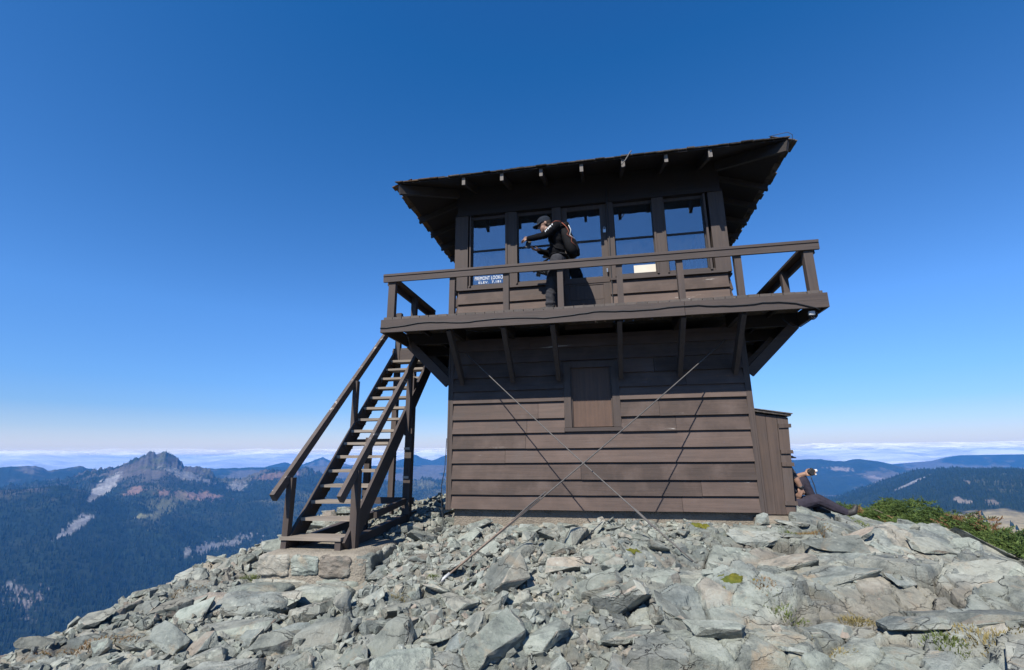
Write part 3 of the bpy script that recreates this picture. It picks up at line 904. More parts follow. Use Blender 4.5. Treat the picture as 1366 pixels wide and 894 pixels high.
for by in (.05, .95, 2.13, 3.3, 4.21):
    for sx in (-1, 1):
        xa, xb = sx*(W+.04), sx*XO
        a, b = sorted((xa, xb))
        MB().box(a, b, by-.03, by+.03, ZD0+.012, ZD1-.004).build('beam', M_DARK, lookout)
        MB().bar((xa+sx*.03, by, 1.84), (xb-sx*.05, by, ZD0+.02), .062, .14, (sx, 0, .9)).build('brace', M_TRIMX, lookout, jitter=.002)
for yy in (-OV*.5, DEP+OV*.5):
    MB().box(-XO, XO, yy-.02, yy+.02, ZD1-.06, ZD1-.002).build('nailer', M_DARK, lookout)
for sx in (-1, 1):
    a = sx*(W+OVS*.5)
    MB().box(a-.02, a+.02, -OV, DEP+OV, ZD1-.055, ZD1-.003).build('nailer', M_DARK, lookout)

# railing
RT = 3.376
def rail(p0, p1, mat):
    m = MB()
    p0, p1 = Vector(p0), Vector(p1)
    m.bar(p0+Vector((0, 0, -.019)), p1+Vector((0, 0, -.019)), .145, .036)
    d = (p1-p0).normalized(); out = d.cross(Vector((0, 0, 1)))
    m.bar(p0+out*.045+Vector((0, 0, -.082)), p1+out*.045+Vector((0, 0, -.082)), .040, .086)
    return m.build('top_rail', mat, lookout, jitter=.003)
rail((-XO-.035, -OV+.035, RT), (XO+.035, -OV+.035, RT), M_TRIMX)
rail((XO-.035, -OV+.11, RT-.004), (XO-.035, DEP+OV-.11, RT-.004), M_TRIMY)
rail((XO+.035, DEP+OV-.035, RT), (-XO-.035, DEP+OV-.035, RT), M_TRIMX)
rail((-XO+.035, DEP+OV-.11, RT-.004), (-XO+.035, 1.95, RT-.004), M_TRIMY)
rail((-XO+.035, 1.02, RT-.004), (-XO+.035, -OV+.11, RT-.004), M_TRIMY)
def post(x, y, w=.085, d=.085):
    MB().box(x-w/2, x+w/2, y-d/2, y+d/2, DECK-.03, RT-.039).build('railing_post', M_TRIMZ, lookout, jitter=.0025)
for x, w in ((-2.83, .105), (-1.90, .08), (-1.105, .08), (-.337, .08), (.468, .08), (1.258, .08), (1.985, .085), (2.83, .11)):
    post(x, -OV+.045, w, .085)
    post(x, DEP+OV-.045, w, .085)
for y in (.15, 1.02, 1.95, 3.1, 4.0): post(-XO+.05, y)
for y in (.15, 1.2, 2.2, 3.2, 4.1): post(XO-.05, y)

# glazed cab
HC = 2.09
CL = [2.70, 2.915, 3.105, 3.325]
def cab_T(k): return side_T(k, HC)
for k in range(4):
    T = cab_T(k)
    if k == 0:
        m = siding(T, CL, HC-.03, (-.352, .362, 2.6, 3.4), False, rnd=60)
    else:
        m = siding(T, CL, HC-.03, None, True, rnd=60+k)
    m.build('clapboard_wall', M_SIDE[0 if k in (0, 2) else 1], lookout)
    m = MB()
    m.tbox(T, -HC, HC, -.06, .026, 4.655, 5.19)
    m.tbox(T, -HC, HC, .027, .05, 4.655, 4.74)
    m.build('header', M_DARK, lookout)
for sx in (-1, 1):
    for sy in (0, 1):
        x = sx*HC; y = DEP if sy else 0
        a, b = sorted((x+sx*.035, x-sx*.185)); c, d = sorted(((y-.035, y+.12) if not sy else (y+.035, y-.12)))
        MB().box(a, b, c, d, 3.345, 4.653).build('corner_post', M_TRIMZ, lookout, jitter=.002)

def window(T, u0, u1, notice=False, sign=False):
    z0, z1 = 3.42, 4.652
    m = MB(); fr = .035
    m.tbox(T, u0, u0+fr, -.075, -.030, z0+.025, z1); m.tbox(T, u1-fr, u1, -.075, -.030, z0+.025, z1)
    m.tbox(T, u0+fr, u1-fr, -.073, -.032, z1-.05, z1); m.tbox(T, u0+fr, u1-fr, -.073, -.032, z0+.0, z0+.026)
    w = m.build('window', M_SASH, lookout)
    MB().tbox(T, u0+fr-.01, u1-fr+.01, -.055, -.050, z0+.02, z1-.045).build('pane', M_GLASS, w)
    MB().tbox(T, u0+fr, u1-fr, -.070, -.035, 4.022, 4.048).build('sash_bar', M_SASH, w)
    m = MB()
    m.tbox(T, u0-.004, u0+.018, -.02, .040, 3.39, 4.64); m.tbox(T, u1-.026, u1+.004, -.02, .046, 3.39, 4.64)
    m.build('window_stop', M_TRIMZ, w, jitter=.001)
    return w
def mullion(T, u0, u1):
    MB().tbox(T, u0, u1, -.06, .030, 3.36, 4.653).build('mullion', M_TRIMZ, lookout, jitter=.0015)
def sill(T, u0, u1, mat):
    MB().tbox(T, u0, u1, -.075, .060, 3.328, 3.358).build('sill', mat, lookout, jitter=.002)
    MB().tbox(T, u0, u1, -.075, .014, 3.360, 3.418).build('apron', mat, lookout, jitter=.001)
T = cab_T(0)
win = [window(T, -1.872, -1.245), window(T, -1.097, -.473), window(T, .452, 1.096), window(T, 1.228, 1.857)]
mullion(T, -1.243, -1.10); mullion(T, -.471, -.354); mullion(T, .364, .450); mullion(T, 1.098, 1.226)
sill(T, -HC+.03, -.354, M_TRIMX); sill(T, .364, HC-.03, M_TRIMX)
MB().tbox(T, .736, 1.09, -.0495, -.047, 3.440, 3.575).build('paper_notice', M_PAPER, win[2])
for k in (1, 2, 3):
    T = cab_T(k)
    us = np.linspace(-1.87, 1.87, 6)
    for i in range(5):
        window(T, us[i]+.06, us[i+1]-.06)
        if i: mullion(T, us[i]-.058, us[i]+.058)
    sill(T, -HC+.03, HC-.03, M_TRIMX if k == 2 else M_TRIMY)
# door
T = cab_T(0)
m = MB()
m.tbox(T, -.352, -.262, -.05, -.010, DECK, 4.652); m.tbox(T, .262, .362, -.05, -.010, DECK, 4.652)
m.tbox(T, -.260, .260, -.05, -.012, DECK, DECK+.12); m.tbox(T, -.260, .260, -.05, -.012, 3.30, 3.425); m.tbox(T, -.260, .260, -.05, -.012, 4.585, 4.652)
m.tbox(T, -.260, .260, -.045, -.024, DECK+.12, 3.06); m.tbox(T, -.260, .260, -.045, -.022, 3.064, 3.30)
door = m.build('door', M_TRIMZ, lookout)
MB().tbox(T, -.262, .262, -.036, -.031, 3.42, 4.59).build('pane', M_GLASS, door)
MB().tbox(T, -.260, .260, -.045, -.015, 4.022, 4.050).build('sash_bar', M_SASH, door)
m = MB(); m.tbox(T, .300, .345, -.008, .012, 4.15, 4.205); m.tube([T(.308, .002, 4.20), T(.308, .002, 4.235), T(.322, .002, 4.248), T(.337, .002, 4.235), T(.337, .002, 4.20)], .005)
m.build('padlock', M_STEEL, door)
m = MB(); m.tbox(T, .27, .38, -.009, -.003, 4.238, 4.268); m.build('hasp', M_CABLE, door)
m = MB(); m.tube([T(.330, -.01, 3.50), T(.330, .03, 3.50)], .008); m.tube([T(.330, .03, 3.47), T(.330, .035, 3.53)], .014); m.build('handle', M_STEEL, door)

# white painted lettering on the first pane
def lettering(text, name, u, z, size, xs, parent, mat):
    cu = bpy.data.curves.new(name, 'FONT'); cu.body = text; cu.size = size; cu.extrude = .0008; cu.offset = 0.0
    cu.space_character = 1.08
    tmp = bpy.data.objects.new(name, cu); COL.objects.link(tmp)
    bpy.context.view_layer.update()
    me = bpy.data.meshes.new_from_object(tmp.evaluated_get(bpy.context.evaluated_depsgraph_get()))
    bpy.data.objects.remove(tmp); bpy.data.curves.remove(cu)
    xs_ = [v.co.x for v in me.vertices]; w0, w1 = min(xs_), max(xs_)
    for v in me.vertices:
        x = (v.co.x-w0)/(w1-w0)*xs+u; zz = v.co.y+z; yy = .0475-v.co.z
        v.co = (x, yy, zz)
    me.materials.clear(); me.materials.append(mat); me.name = name
    return link(name, me, parent)
lettering('FREMONT LOOKOUT', 'lettering', -1.800, 3.525, .088, .545, win[0], M_WHITE)
lettering('ELEV.  7,181', 'lettering', -1.735, 3.462, .056, .37, win[0], M_WHITE)

# cab floor and ceiling
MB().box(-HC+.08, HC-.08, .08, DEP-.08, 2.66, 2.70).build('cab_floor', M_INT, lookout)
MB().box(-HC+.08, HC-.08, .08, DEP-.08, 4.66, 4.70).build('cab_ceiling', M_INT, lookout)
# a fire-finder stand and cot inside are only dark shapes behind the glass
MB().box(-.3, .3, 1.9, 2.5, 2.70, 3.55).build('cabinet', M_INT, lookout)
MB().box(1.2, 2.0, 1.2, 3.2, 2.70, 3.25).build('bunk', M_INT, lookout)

# roof
XE, YE, ZE, TAN = 2.84, .795, 4.905, .364
AP = Vector((0, YB, ZE+XE*TAN))
roof = MB()
HX = XE; HY = YB+YE
ap_z = ZE+HX*TAN
corners = [(-HX, -YE), (HX, -YE), (HX, DEP+YE), (-HX, DEP+YE)]
th = .022
vs = [(x, y, ZE) for x, y in corners]+[(0, YB, ap_z)]+[(x, y, ZE+th) for x, y in corners]+[(0, YB, ap_z+th)]
roof.add(vs, [(1, 0, 4), (2, 1, 4), (3, 2, 4), (0, 3, 4), (5, 6, 9), (6, 7, 9), (7, 8, 9), (8, 5, 9), (0, 1, 6, 5), (1, 2, 7, 6), (2, 3, 8, 7), (3, 0, 5, 8)])
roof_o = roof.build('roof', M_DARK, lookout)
cosr = 1/math.sqrt(1+TAN*TAN); sinr = TAN*cosr
def roof_pt(k, u, s, h):
    """side k, u along the eave from its middle, s metres up the slope, h above the boards"""
    d = s*cosr; zz = ZE+th+s*sinr
    x, y = u, -YE+d
    x2, y2, z2 = x, y-h*sinr, zz+h*cosr
    if k == 0: return (x2, y2, z2)
    cx, cy = x2, y2-YB
    for _ in range(k): cx, cy = -cy, cx
    return (cx, cy+YB, z2)
sh = MB()
slope_len = HX/cosr
for k in range(4):
    s = -.035; row = 0
    while s < slope_len-.05:
        hw = HX-max(0, s)*cosr+ .02
        u = -hw+random.uniform(-.02, .02)
        while u < hw:
            w = random.uniform(.09, .20)
            e = min(u+w, hw)
            lift = .004+.012*random.random()
            s0 = s+random.uniform(-.022, .014); s1 = s+.30
            t = random.uniform(.010, .019)
            if random.random() > (.035 if row == 0 else .0):
                tw = random.uniform(-.004, .004)
                sh.hexa([roof_pt(k, u, s0, lift), roof_pt(k, e-.006, s0+tw, lift), roof_pt(k, e-.006, s1, .001), roof_pt(k, u, s1, .001),
                         roof_pt(k, u, s0, lift+t), roof_pt(k, e-.006, s0+tw, lift+t), roof_pt(k, e-.006, s1, .001+t*.4), roof_pt(k, u, s1, .001+t*.4)])
            u = e
        s += .135 if row else .03
        row += 1
sh.build('shingle', M_SHING, roof_o)
# rafters
def soffit_z(d): return ZE+(YE-d)*TAN
for k in range(4):
    for i in range(7):
        u = -1.774+.6*i
        tail = YE-.018
        m = MB()
        pts = []
        inner = -(HX-YE-abs(u))+.1
        w = .025
        def P(uu, d, z):
            x, y = uu, -d
            if k:
                cx, cy = x, y-YB
                for _ in range(k): cx, cy = -cy, cx
                x, y = cx, cy+YB
            return (x, y, z)
        hgt = .125
        c = []
        for uu in (u-w, u+w):
            c.append([P(uu, tail, soffit_z(tail)-hgt), P(uu, tail, soffit_z(tail)-.002), P(uu, inner, soffit_z(inner)-.002), P(uu, inner, soffit_z(inner)-hgt)])
        m.hexa(c[0]+c[1])
        m.mi[2] = 1
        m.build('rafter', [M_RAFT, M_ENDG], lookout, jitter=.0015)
for sx in (-1, 1):
    for sy in (-1, 1):
        a = Vector((sx*(HX-.015), YB+sy*(HY-.015), ZE-.085)); b = Vector((0, YB, ap_z-.085))
        MB().bar(a, b, .055, .15).build('rafter', M_RAFT, lookout)
# lightning cable at the corner, wire hook on the eave, conduit
m = MB(); m.tube([(2.6, -.80, 4.985), (2.75, -.82, 4.995), (2.83, -.84, 4.99), (2.875, -.85, 4.94), (2.87, -.84, 4.87), (2.84, -.82, 4.83)], .004)
m.build('lightning_cable', M_CABLE, lookout, smooth=True)
m = MB(); m.tube([(.60, -.815, 4.80), (.66, -.83, 4.86), (.72, -.84, 4.95), (.75, -.84, 4.99)], .009); m.build('eave_hook', M_WIRE, lookout)
m = MB(); m.tube([(.40, -.055, 4.9), (.385, -.055, 4.65), (.395, -.045, 4.3), (.385, -.045, 3.5), (.39, -.05, 2.75)], .007); m.build('conduit', M_CABLE, lookout)

# black cable tacked along the walkway fascia
pts = []
rr = random.Random(4)
for i in range(60):
    x = -XO-.03+i*(2*XO-.22)/59
    z = 2.575+.012*math.sin(x*2.1)+.014*math.sin(x*5.3+1)+.006*rr.uniform(-1, 1)-.02*sstep(-1.0, -2.9, x)+.012*sstep(.5, 2, x)
    if x > 2.2: z -= .16*((x-2.2)/.55)**2*.6
    pts.append((x, -OV-.050, z))
pts += [(2.80, -OV-.045, 2.47), (2.84, -OV-.02, 2.45)]
m = MB(); m.tube(pts, .0075, 5)
cab = m.build('cable', M_CABLE, smooth=True)
tag(cab, 'thin black cable drooping along the face board of the balcony', 'cable')
cb = empty('cable_coil', (2.80, -.78, 2.40), 'small coil of black cable with pale clip under the balcony corner', 'cable coil')
m = MB()
cp = []
for i in range(40):
    t = i/39*4*math.pi; cp.append((2.79+.045*math.cos(t)*(1+.2*math.sin(i)), -.78+.03*math.sin(t*.5), 2.41+.05*math.sin(t)))
cp += [(2.74, -.74, 2.34), (2.66, -.70, 2.29), (2.58, -.66, 2.31), (2.52, -.6, 2.40), (2.50, -.55, 2.48)]
m.tube(cp, .006, 5); m.build('loop', M_CABLE, cb, smooth=True)
m = MB(); m.box(2.73, 2.80, -.83, -.79, 2.40, 2.455); m.build('clip', M_GREYMETAL, cb, bevel=.006)
m = MB(); m.tube([(-2.21, .03, 1.0), (-2.225, .02, .55), (-2.265, 0, .3), (-2.25, -.02, .12), (-2.235, -.04, -.02), (-2.2, -.06, -.2), (-2.16, -.1, -.27)], .006, 5)
tag(m.build('ground_wire', M_CABLE, smooth=True), 'thin black wire hanging down the cabin corner beside the stair', 'wire')

# guy wires crossing before the wall
def guy(p0, p1, lab, turn=None, rod=None):
    g = empty('guy_wire', p1, lab, 'guy wire')
    p0, p1 = Vector(p0), Vector(p1); pts = []
    for i in range(17):
        t = i/16; p = p0.lerp(p1, t); p.z -= .035*4*t*(1-t); pts.append(p)
    MB().tube(pts, .0078, 6).build('wire', M_WIRE, g, smooth=True)
    if turn:
        a = p0.lerp(p1, turn[0]); b = p0.lerp(p1, turn[1]); s = (b-a).cross(Vector((0, 0, 1))).normalized()*.016
        a.z -= .02; b.z -= .02
        m = MB(); m.tube([a, a.lerp(b, .15)+s, a.lerp(b, .85)+s, b], .006, 5); m.tube([a, a.lerp(b, .15)-s, a.lerp(b, .85)-s, b], .006, 5)
        m.build('turnbuckle', M_WIRE, g)
    if rod:
        a = p0.lerp(p1, rod[0]); m = MB(); m.tube([a+Vector((0, 0, -.01)), p1], .0095, 8)
        m.build('anchor_rod', m_plain('rusty_tan_steel', (.17, .125, .095), .65, .3, .0, var=.3, vscale=20), g, smooth=True)
        e = (p1-p0).normalized(); m = MB(); m.tube([p1-e*.10+Vector((0, 0, .004)), p1+e*.02], .015, 8); m.build('rod_tip', M_GREYMETAL, g, smooth=True)
        m = MB(); q = p0.lerp(p1, rod[0]-.02)
        m.tube([q, a.lerp(p1, .12)+Vector((.012, 0, .018)), a.lerp(p1, .3)], .007, 5); m.build('thimble', M_WIRE, g)
    return g
guy((-1.90, -.05, 2.29), (.985, -1.90, gz(.985, -1.90)-.02), 'grey steel guy wire with a turnbuckle, running down toward the conifer side of the cabin', (.80, .875))
guy((1.917, -.05, 2.32), (-1.44, -2.36, gz(-1.44, -2.36)-.0), 'grey steel guy wire ending in a long tan rod stuck in the rubble', None, (.74,))

# ------------------------------------------------------------------ outside stair
SZ0, SY0, SR, SG, SXL, SXR = -.171, -1.562, .18607, .17755, -3.593, -2.899
stair = empty('wooden_stair', (-3.25, -1.5, -.3), 'steep weathered wooden stair with handrails climbing from a stone footing to the balcony', 'staircase')
def spt(k): return SY0+k*SG, SZ0+k*SR
for k in range(0, 15):
    y, z = spt(k)
    m = MB()
    if k == 0:
        m.box(SXL-.09, SXR-.0, y-.10, y+.045, z-.038, z); m.box(SXL-.085, SXR+.0, y+.05, y+.20, z-.040, z-.002)
    else:
        o = random.uniform(-.006, .006)
        m.box(SXL+.004, SXR-.004, y-.03+o, y+.205+o, z-.036, z)
    m.build('tread', M_TREAD, stair, jitter=.003)
dirv = Vector((0, SG, SR)).normalized()
for x in (SXL-.022, SXR+.022):
    y0, z0 = spt(-.62); y1, z1 = spt(14.9)
    m = MB(); m.bar((x, y0+.12, z0-.02), (x, y1+.12, z1-.02), .042, .235, (0, -SR, SG))
    m.build('stringer', M_TRIMY, stair, jitter=.002)
    m = MB()
    for k in range(1, 15):                       # added cleats under the treads mimic the saw-tooth of their shadows
        y, z = spt(k); xi = x+(.036 if x < -3.2 else -.036)
        m.box(xi-.013, xi+.013, y-.02, y+.19, z-.09, z-.037)
    m.build('shadow_tooth', M_TRIMY, stair)
for x in (SXL-.075, SXL+.12, SXR-.065): pass
for x in (SXL-.05, SXR-.045):
    MB().box(x-.035, x+.035, SY0-.08, SY0+.16, -.33, SZ0-.041).build('block', M_TRIMZ, stair, jitter=.002)
def pbar(name, p0, p1, w, h, mat, upv=(0, 1, 0)):
    return MB().bar(p0, p1, w, h, upv).build(name, mat, stair, jitter=.003)
HL, HR = -3.68, -2.835
pbar('handrail', (HL, -1.86, .285), (HL, 1.14, 3.20), .055, .105, M_RAILW, (0, -.7, .7))
pbar('handrail', (HR, -1.85, .270), (HR, 1.14, 3.23), .055, .105, M_RAILW, (0, -.7, .7))
pbar('handrail_post', (HL+.03, -1.585, -.30), (HL+.03, -1.585, .50), .075, .085, M_TRIMZ)
pbar('handrail_post', (HR+.0, -1.47, -.32), (HR+.0, -1.50, .58), .085, .085, M_TRIMZ)
pbar('handrail_post', (HL+.03, -.175, .98), (HL+.03, -.175, 1.90), .07, .085, M_TRIMZ)
pbar('handrail_post', (HR, .0, 1.05), (HR, .0, 2.06), .07, .085, M_TRIMZ)
def gpost(x, y, z1, w=.10):
    zg = min(gz(x, y)-.1, -.15)
    return pbar('support_post', (x, y, zg), (x, y, z1), w, w, M_TRIMZ)
gpost(-2.93, .33, 2.0, .115)
gpost(-3.56, 1.12, 3.38, .09)
gpost(-3.34, -.24, 1.02, .08)
gpost(-3.60, 2.0, 3.38, .09)
m = MB()                                              # pale metal straps on the post
for z in (.06, .42, .86): m.box(-2.995, -2.90, .268, .2735, z-.018, z+.018)
m.build('strap', m_plain('strap_metal', (.40, .36, .31), .6, .4, .3), stair)
pbar('sill_beam', (-2.93, -1.42, -.265), (-2.93, .62, -.155), .09, .10, M_TRIMY, (0, 0, 1))
pbar('sill_beam', (-3.58, -1.40, -.265), (-3.58, .62, -.155), .09, .10, M_TRIMY, (0, 0, 1))
pbar('cross_beam', (-3.66, .42, .06), (-2.86, .42, .06), .05, .10, M_TRIMX, (0, 0, 1))
pbar('cross_beam', (-3.79, -.17, .95), (-2.95, -.17, .95), .075, .10, M_TRIMX, (0, 0, 1))
pbar('cross_beam', (-2.93, -.75, -.02), (-2.93, .30, .075), .05, .085, M_TRIMY, (0, 0, 1))
# landing at the top
m = MB(); y = 1.10
while y < 2.05:
    m.box(-3.66, -2.97, y, y+.13, 2.66, 2.70); y += .138
m.build('landing', M_DECKX, stair)
m = MB(); m.box(-3.66, -2.97, 1.085, 1.125, 2.47, 2.655); m.build('landing_face', M_TRIMX, stair, jitter=.002)
m = MB(); m.box(-3.66, -2.97, 2.02, 2.06, 2.47, 2.655); m.build('landing_face', M_TRIMX, stair, jitter=.002)
pbar('handrail', (-3.62, 1.1, 3.36), (-3.62, 2.04, 3.36), .12, .04, M_TRIMY, (0, 0, 1))
pbar('handrail', (-3.62, 2.0, 3.36), (-2.93, 2.0, 3.36), .12, .04, M_TRIMX, (0, 0, 1))

# ------------------------------------------------------------------ stone footing of the stair
ft = empty('stone_footing', (-3.15, -1.45, -.6), 'rough masonry footing of mortared boulders under the foot of the stair', 'footing')
def lump(name, cx, cy, cz, sx, sy, sz, seed, mat, parent, yaw=0., boxy=5.0, amp=.06, cuts=9):
    """rough block: a superellipsoid with noise"""
    bm = bmesh.new(); bmesh.ops.create_cube(bm, size=2.0)
    bmesh.ops.subdivide_edges(bm, edges=bm.edges[:], cuts=cuts, use_grid_fill=True)
    P = np.array([v.co[:] for v in bm.verts])
    n = (np.abs(P)**boxy).sum(1)**(1/boxy); P = P/n[:, None]
    D = P/np.linalg.norm(P, axis=1)[:, None]
    k = fbm(P[:, 0]*1.6+seed*3.1, P[:, 1]*1.6+P[:, 2]*1.9+seed, 4, seed)*amp+fbm(P[:, 0]*6+seed, P[:, 1]*5+P[:, 2]*6, 3, seed+5)*amp*.35
    P = P+D*k[:, None]*2
    c, s = math.cos(yaw), math.sin(yaw)
    for v, p in zip(bm.verts, P):
        x, y, z = p[0]*sx, p[1]*sy, p[2]*sz
        v.co = (cx+x*c-y*s, cy+x*s+y*c, cz+z)
    bmesh.ops.recalc_face_normals(bm, faces=bm.faces[:])
    me = bpy.data.meshes.new(name); bm.to_mesh(me); bm.free(); me.materials.append(mat)
    me.polygons.foreach_set('use_smooth', [True]*len(me.polygons))
    try: me.set_sharp_from_angle(angle=rad(35))
    except Exception: pass
    return link(name, me, parent)
fy = -1.86
lump('mortar', -3.15, -1.33, -.63, .635, .53, .325, 3, M_MORT, ft, .08, 14.0, .014, 20)
for i, (x, z, w, h, yy) in enumerate([(-3.565, -.43, .185, .108, -.01), (-3.205, -.435, .155, .105, .018), (-2.85, -.44, .180, .112, .045),
                                       (-3.44, -.70, .33, .135, -.045), (-2.83, -.70, .245, .135, .02)]):
    lump('stone', x, fy+(x+3.15)*.08+.098, z, w*1.03, .125, h*1.02, 20+i, M_ROCK, ft, .08+random.uniform(-.03, .03), 7.0, .10, 15)
for i, (y, z, w, h) in enumerate([(-1.60, -.45, .19, .13), (-1.15, -.46, .22, .13), (-1.40, -.72, .36, .13)]):
    lump('stone', -2.605-(y+1.33)*.08, y, z, .125, w, h, 40+i, M_ROCK, ft, .08, 7.0, .10, 15)
# boulders piled below it
BP = [(-3.45, -2.22, .34, .24, .16, 'flat pinkish boulder set directly below the stair footing'),
      (-2.78, -2.14, .30, .20, .15, 'grey-green boulder below the stair footing at its shaded end'),
      (-3.85, -2.38, .22, .18, .13, 'small grey boulder at the outer foot of the stair footing'),
      (-3.20, -2.62, .36, .22, .13, 'pale broad boulder between the stair footing and the largest pinkish boulder')]
for i, (x, y, a, b, c, lab) in enumerate(BP):
    o = lump('boulder', 0, 0, 0, a, b, c, 60+i, M_ROCK, None, random.uniform(-.3, .3), 3.2, .10, 11)
    o.location = (x, y, gz(x, y)+c*.45); tag(o, lab, 'boulder')

# ------------------------------------------------------------------ lean-to store against the cabin
shed = empty('storage_shed', (2.4, .5, 0), 'narrow brown plank shed with strap hinges built against the cabin wall', 'shed')
def lean(z): return .055*z                               # widens upward
m = MB()
for i in range(3):
    a0, a1 = 2.185+.118*i, 2.185+.118*(i+1)-.004
    k0, k1 = (a0-2.185)/.36, (a1-2.185)/.36
    zt = 1.28-.20*(a1-2.185)
    m.hexa([(a0, .02, -.03), (a1, .02, -.03), (a1, .045, -.03), (a0, .045, -.03),
            (a0+lean(1.3)*k0, .02, zt+.02), (a1+lean(1.3)*k1, .02, zt), (a1+lean(1.3)*k1, .045, zt), (a0+lean(1.3)*k0, .045, zt+.02)])
m.build('front_wall', M_SHED, shed, jitter=.002)
m = MB()
for i in range(2):
    y0 = .05+.13*i
    m.hexa([(2.515, y0, -.03), (2.54, y0, -.03), (2.54, y0+.126, -.03), (2.515, y0+.126, -.03),
            (2.515+lean(1.2), y0, 1.215), (2.54+lean(1.2), y0, 1.215), (2.54+lean(1.2), y0+.126, 1.215), (2.515+lean(1.2), y0+.126, 1.215)])
m.build('side_wall', M_SHED, shed, jitter=.002)
m = MB()
m.hexa([(2.13, -.03, 1.305), (2.63, -.03, 1.225), (2.63, .36, 1.225), (2.13, .36, 1.305), (2.13, -.03, 1.335), (2.63, -.03, 1.25), (2.63, .36, 1.25), (2.13, .36, 1.335)])
m.hexa([(2.13, -.045, 1.338), (2.645, -.045, 1.252), (2.645, .35, 1.252), (2.13, .35, 1.338), (2.13, -.045, 1.352), (2.645, -.045, 1.264), (2.645, .35, 1.264), (2.13, .35, 1.352)])
m.build('roof', M_SHING, shed, jitter=.003)
for z in (1.10, .76, .60, .11):
    a = 2.54+lean(z)
    MB().box(a-.13, a+.022, -.002, .018, z-.025, z+.025).build('batten', M_SHED, shed, jitter=.003)
MB().box(2.14, 2.165, .02, .05, -.02, 1.28).build('gap_shade_strip', M_SASH, shed)  # dark strip standing in for the shaded gap beside the cabin wall
lump('slab', 2.42, .35, -.145, .40, .50, .10, 8, M_CONC, shed, 0, 8., .02, 8)

# ------------------------------------------------------------------ mountains, forest, haze, cloud
def ang_interp(az, tab):
    t = np.array(tab); return np.interp(az, t[:, 0], t[:, 1])

E_FARL = [(-90, -1.0), (-70, -.9), (-60, -.75), (-56.5, -.65), (-55.5, -.58), (-54.5, -.51), (-54.0, -.70), (-53.65, -.96), (-52.6, -.75), (-51.67, -.57), (-50.72, -.91), (-49, -1.6), (-47, -2.5), (-40, -4)]
E_MAIN = [(-90, -2.4), (-70, -1.9), (-60, -2.2), (-56.2, -2.3), (-54.5, -2.0), (-52.6, -1.65), (-50.7, -1.05), (-49.24, -.81), (-48.0, -.12), (-47.3, .22), (-46.9, .50), (-46.3, .34), (-45.8, .66), (-45.3, .30), (-44.7, .0), (-44.3, -.33), (-44.0, -.70), (-42.9, -.94), (-41.7, -1.35), (-41.2, -1.95), (-39.1, -2.24), (-38.0, -1.72), (-36.8, -1.30), (-34.3, -1.17), (-32.6, -1.35), (-30.7, -2.2), (-28, -2.75), (-24.4, -2.69), (-21, -2.5), (-17.4, -2.62), (-12, -2.9), (0, -3.2), (10, -3.4), (20, -4), (30, -7)]
E_SPUR = [(-90, -2.2), (-65, -2.3), (-56.2, -2.42), (-54.5, -2.36), (-52.6, -2.30), (-51, -2.7), (-49.5, -3.4), (-47, -4.6), (-44, -6.5), (-40, -9)]
E_BLUE = [(-42, -3.2), (-38, -1.2), (-36.5, -.75), (-35.3, -.47), (-34, -.9), (-33, -.55), (-31.67, .02), (-30.4, -.5), (-28.5, -.87), (-26, -1.0), (-23.7, -.44), (-22.6, -.15), (-21.8, .22), (-20.9, -.25), (-19.9, -.48), (-18.9, -.1), (-18.2, .17), (-15, .3), (-10, .1), (0, -.3), (10, -.4), (17, -.5), (22, -1.2), (30, -3)]
E_A = [(0, -1.0), (10, -.8), (15, -.7), (18.45, -.63), (21.2, -.56), (22.4, -.80), (23.2, -.78), (24.0, -.62), (24.56, -.60), (25.67, -.84), (28.05, -1.49), (30, -2.3), (34, -3.4)]
E_B = [(20, -1.8), (27, -1.0), (29.46, -.72), (30.5, -.40), (31.4, -.27), (33, -.24), (35.2, -.21), (40, -.3), (50, -.5), (70, -.6)]
E_C = [(14, -6.5), (19, -4.9), (22.26, -3.94), (23.5, -3.4), (24.8, -2.86), (26.5, -2.15), (28.3, -1.49), (29.6, -1.41), (30.85, -1.27), (32.06, -1.36), (33.5, -1.30), (35, -1.4), (40, -1.2), (50, -1.5), (70, -2)]
E_D = [(10, -7), (15, -5.0), (18, -4.4), (19.5, -4.3), (21, -4.75), (22.5, -5.4), (25, -7.5)]

def layer(az, r, E, R, r0, floor, pw, back, Rn=0):
    t = np.clip((r-r0)/(R-r0), 0, 1)
    ga = np.arange(-95, 96, .5); ge = ang_interp(ga, E)                 # the crest's notches fade out down the slope
    ker = np.exp(-(np.arange(-16, 17)*.5/3.2)**2); ker /= ker.sum()
    gs = np.convolve(np.pad(ge, 16, 'edge'), ker, 'valid')
    xx, yy = r*np.sin(np.radians(az))/1000, r*np.cos(np.radians(az))/1000
    wob = (1-t)*5.0*fbm(xx*.8+R*.01, yy*.8, 4, int(R) % 97)
    w = t**5
    e = ang_interp(az+wob*.5, E)*w+np.interp(az+wob, ga, gs)*(1-w)
    zc = np.tan(np.radians(e))*R
    fz = floor+(zc-floor)*t**pw
    fz = np.where(r > R, zc-back*(r-R), fz)
    fz = np.where(r < r0, floor-.12*(r0-r), fz)
    return fz

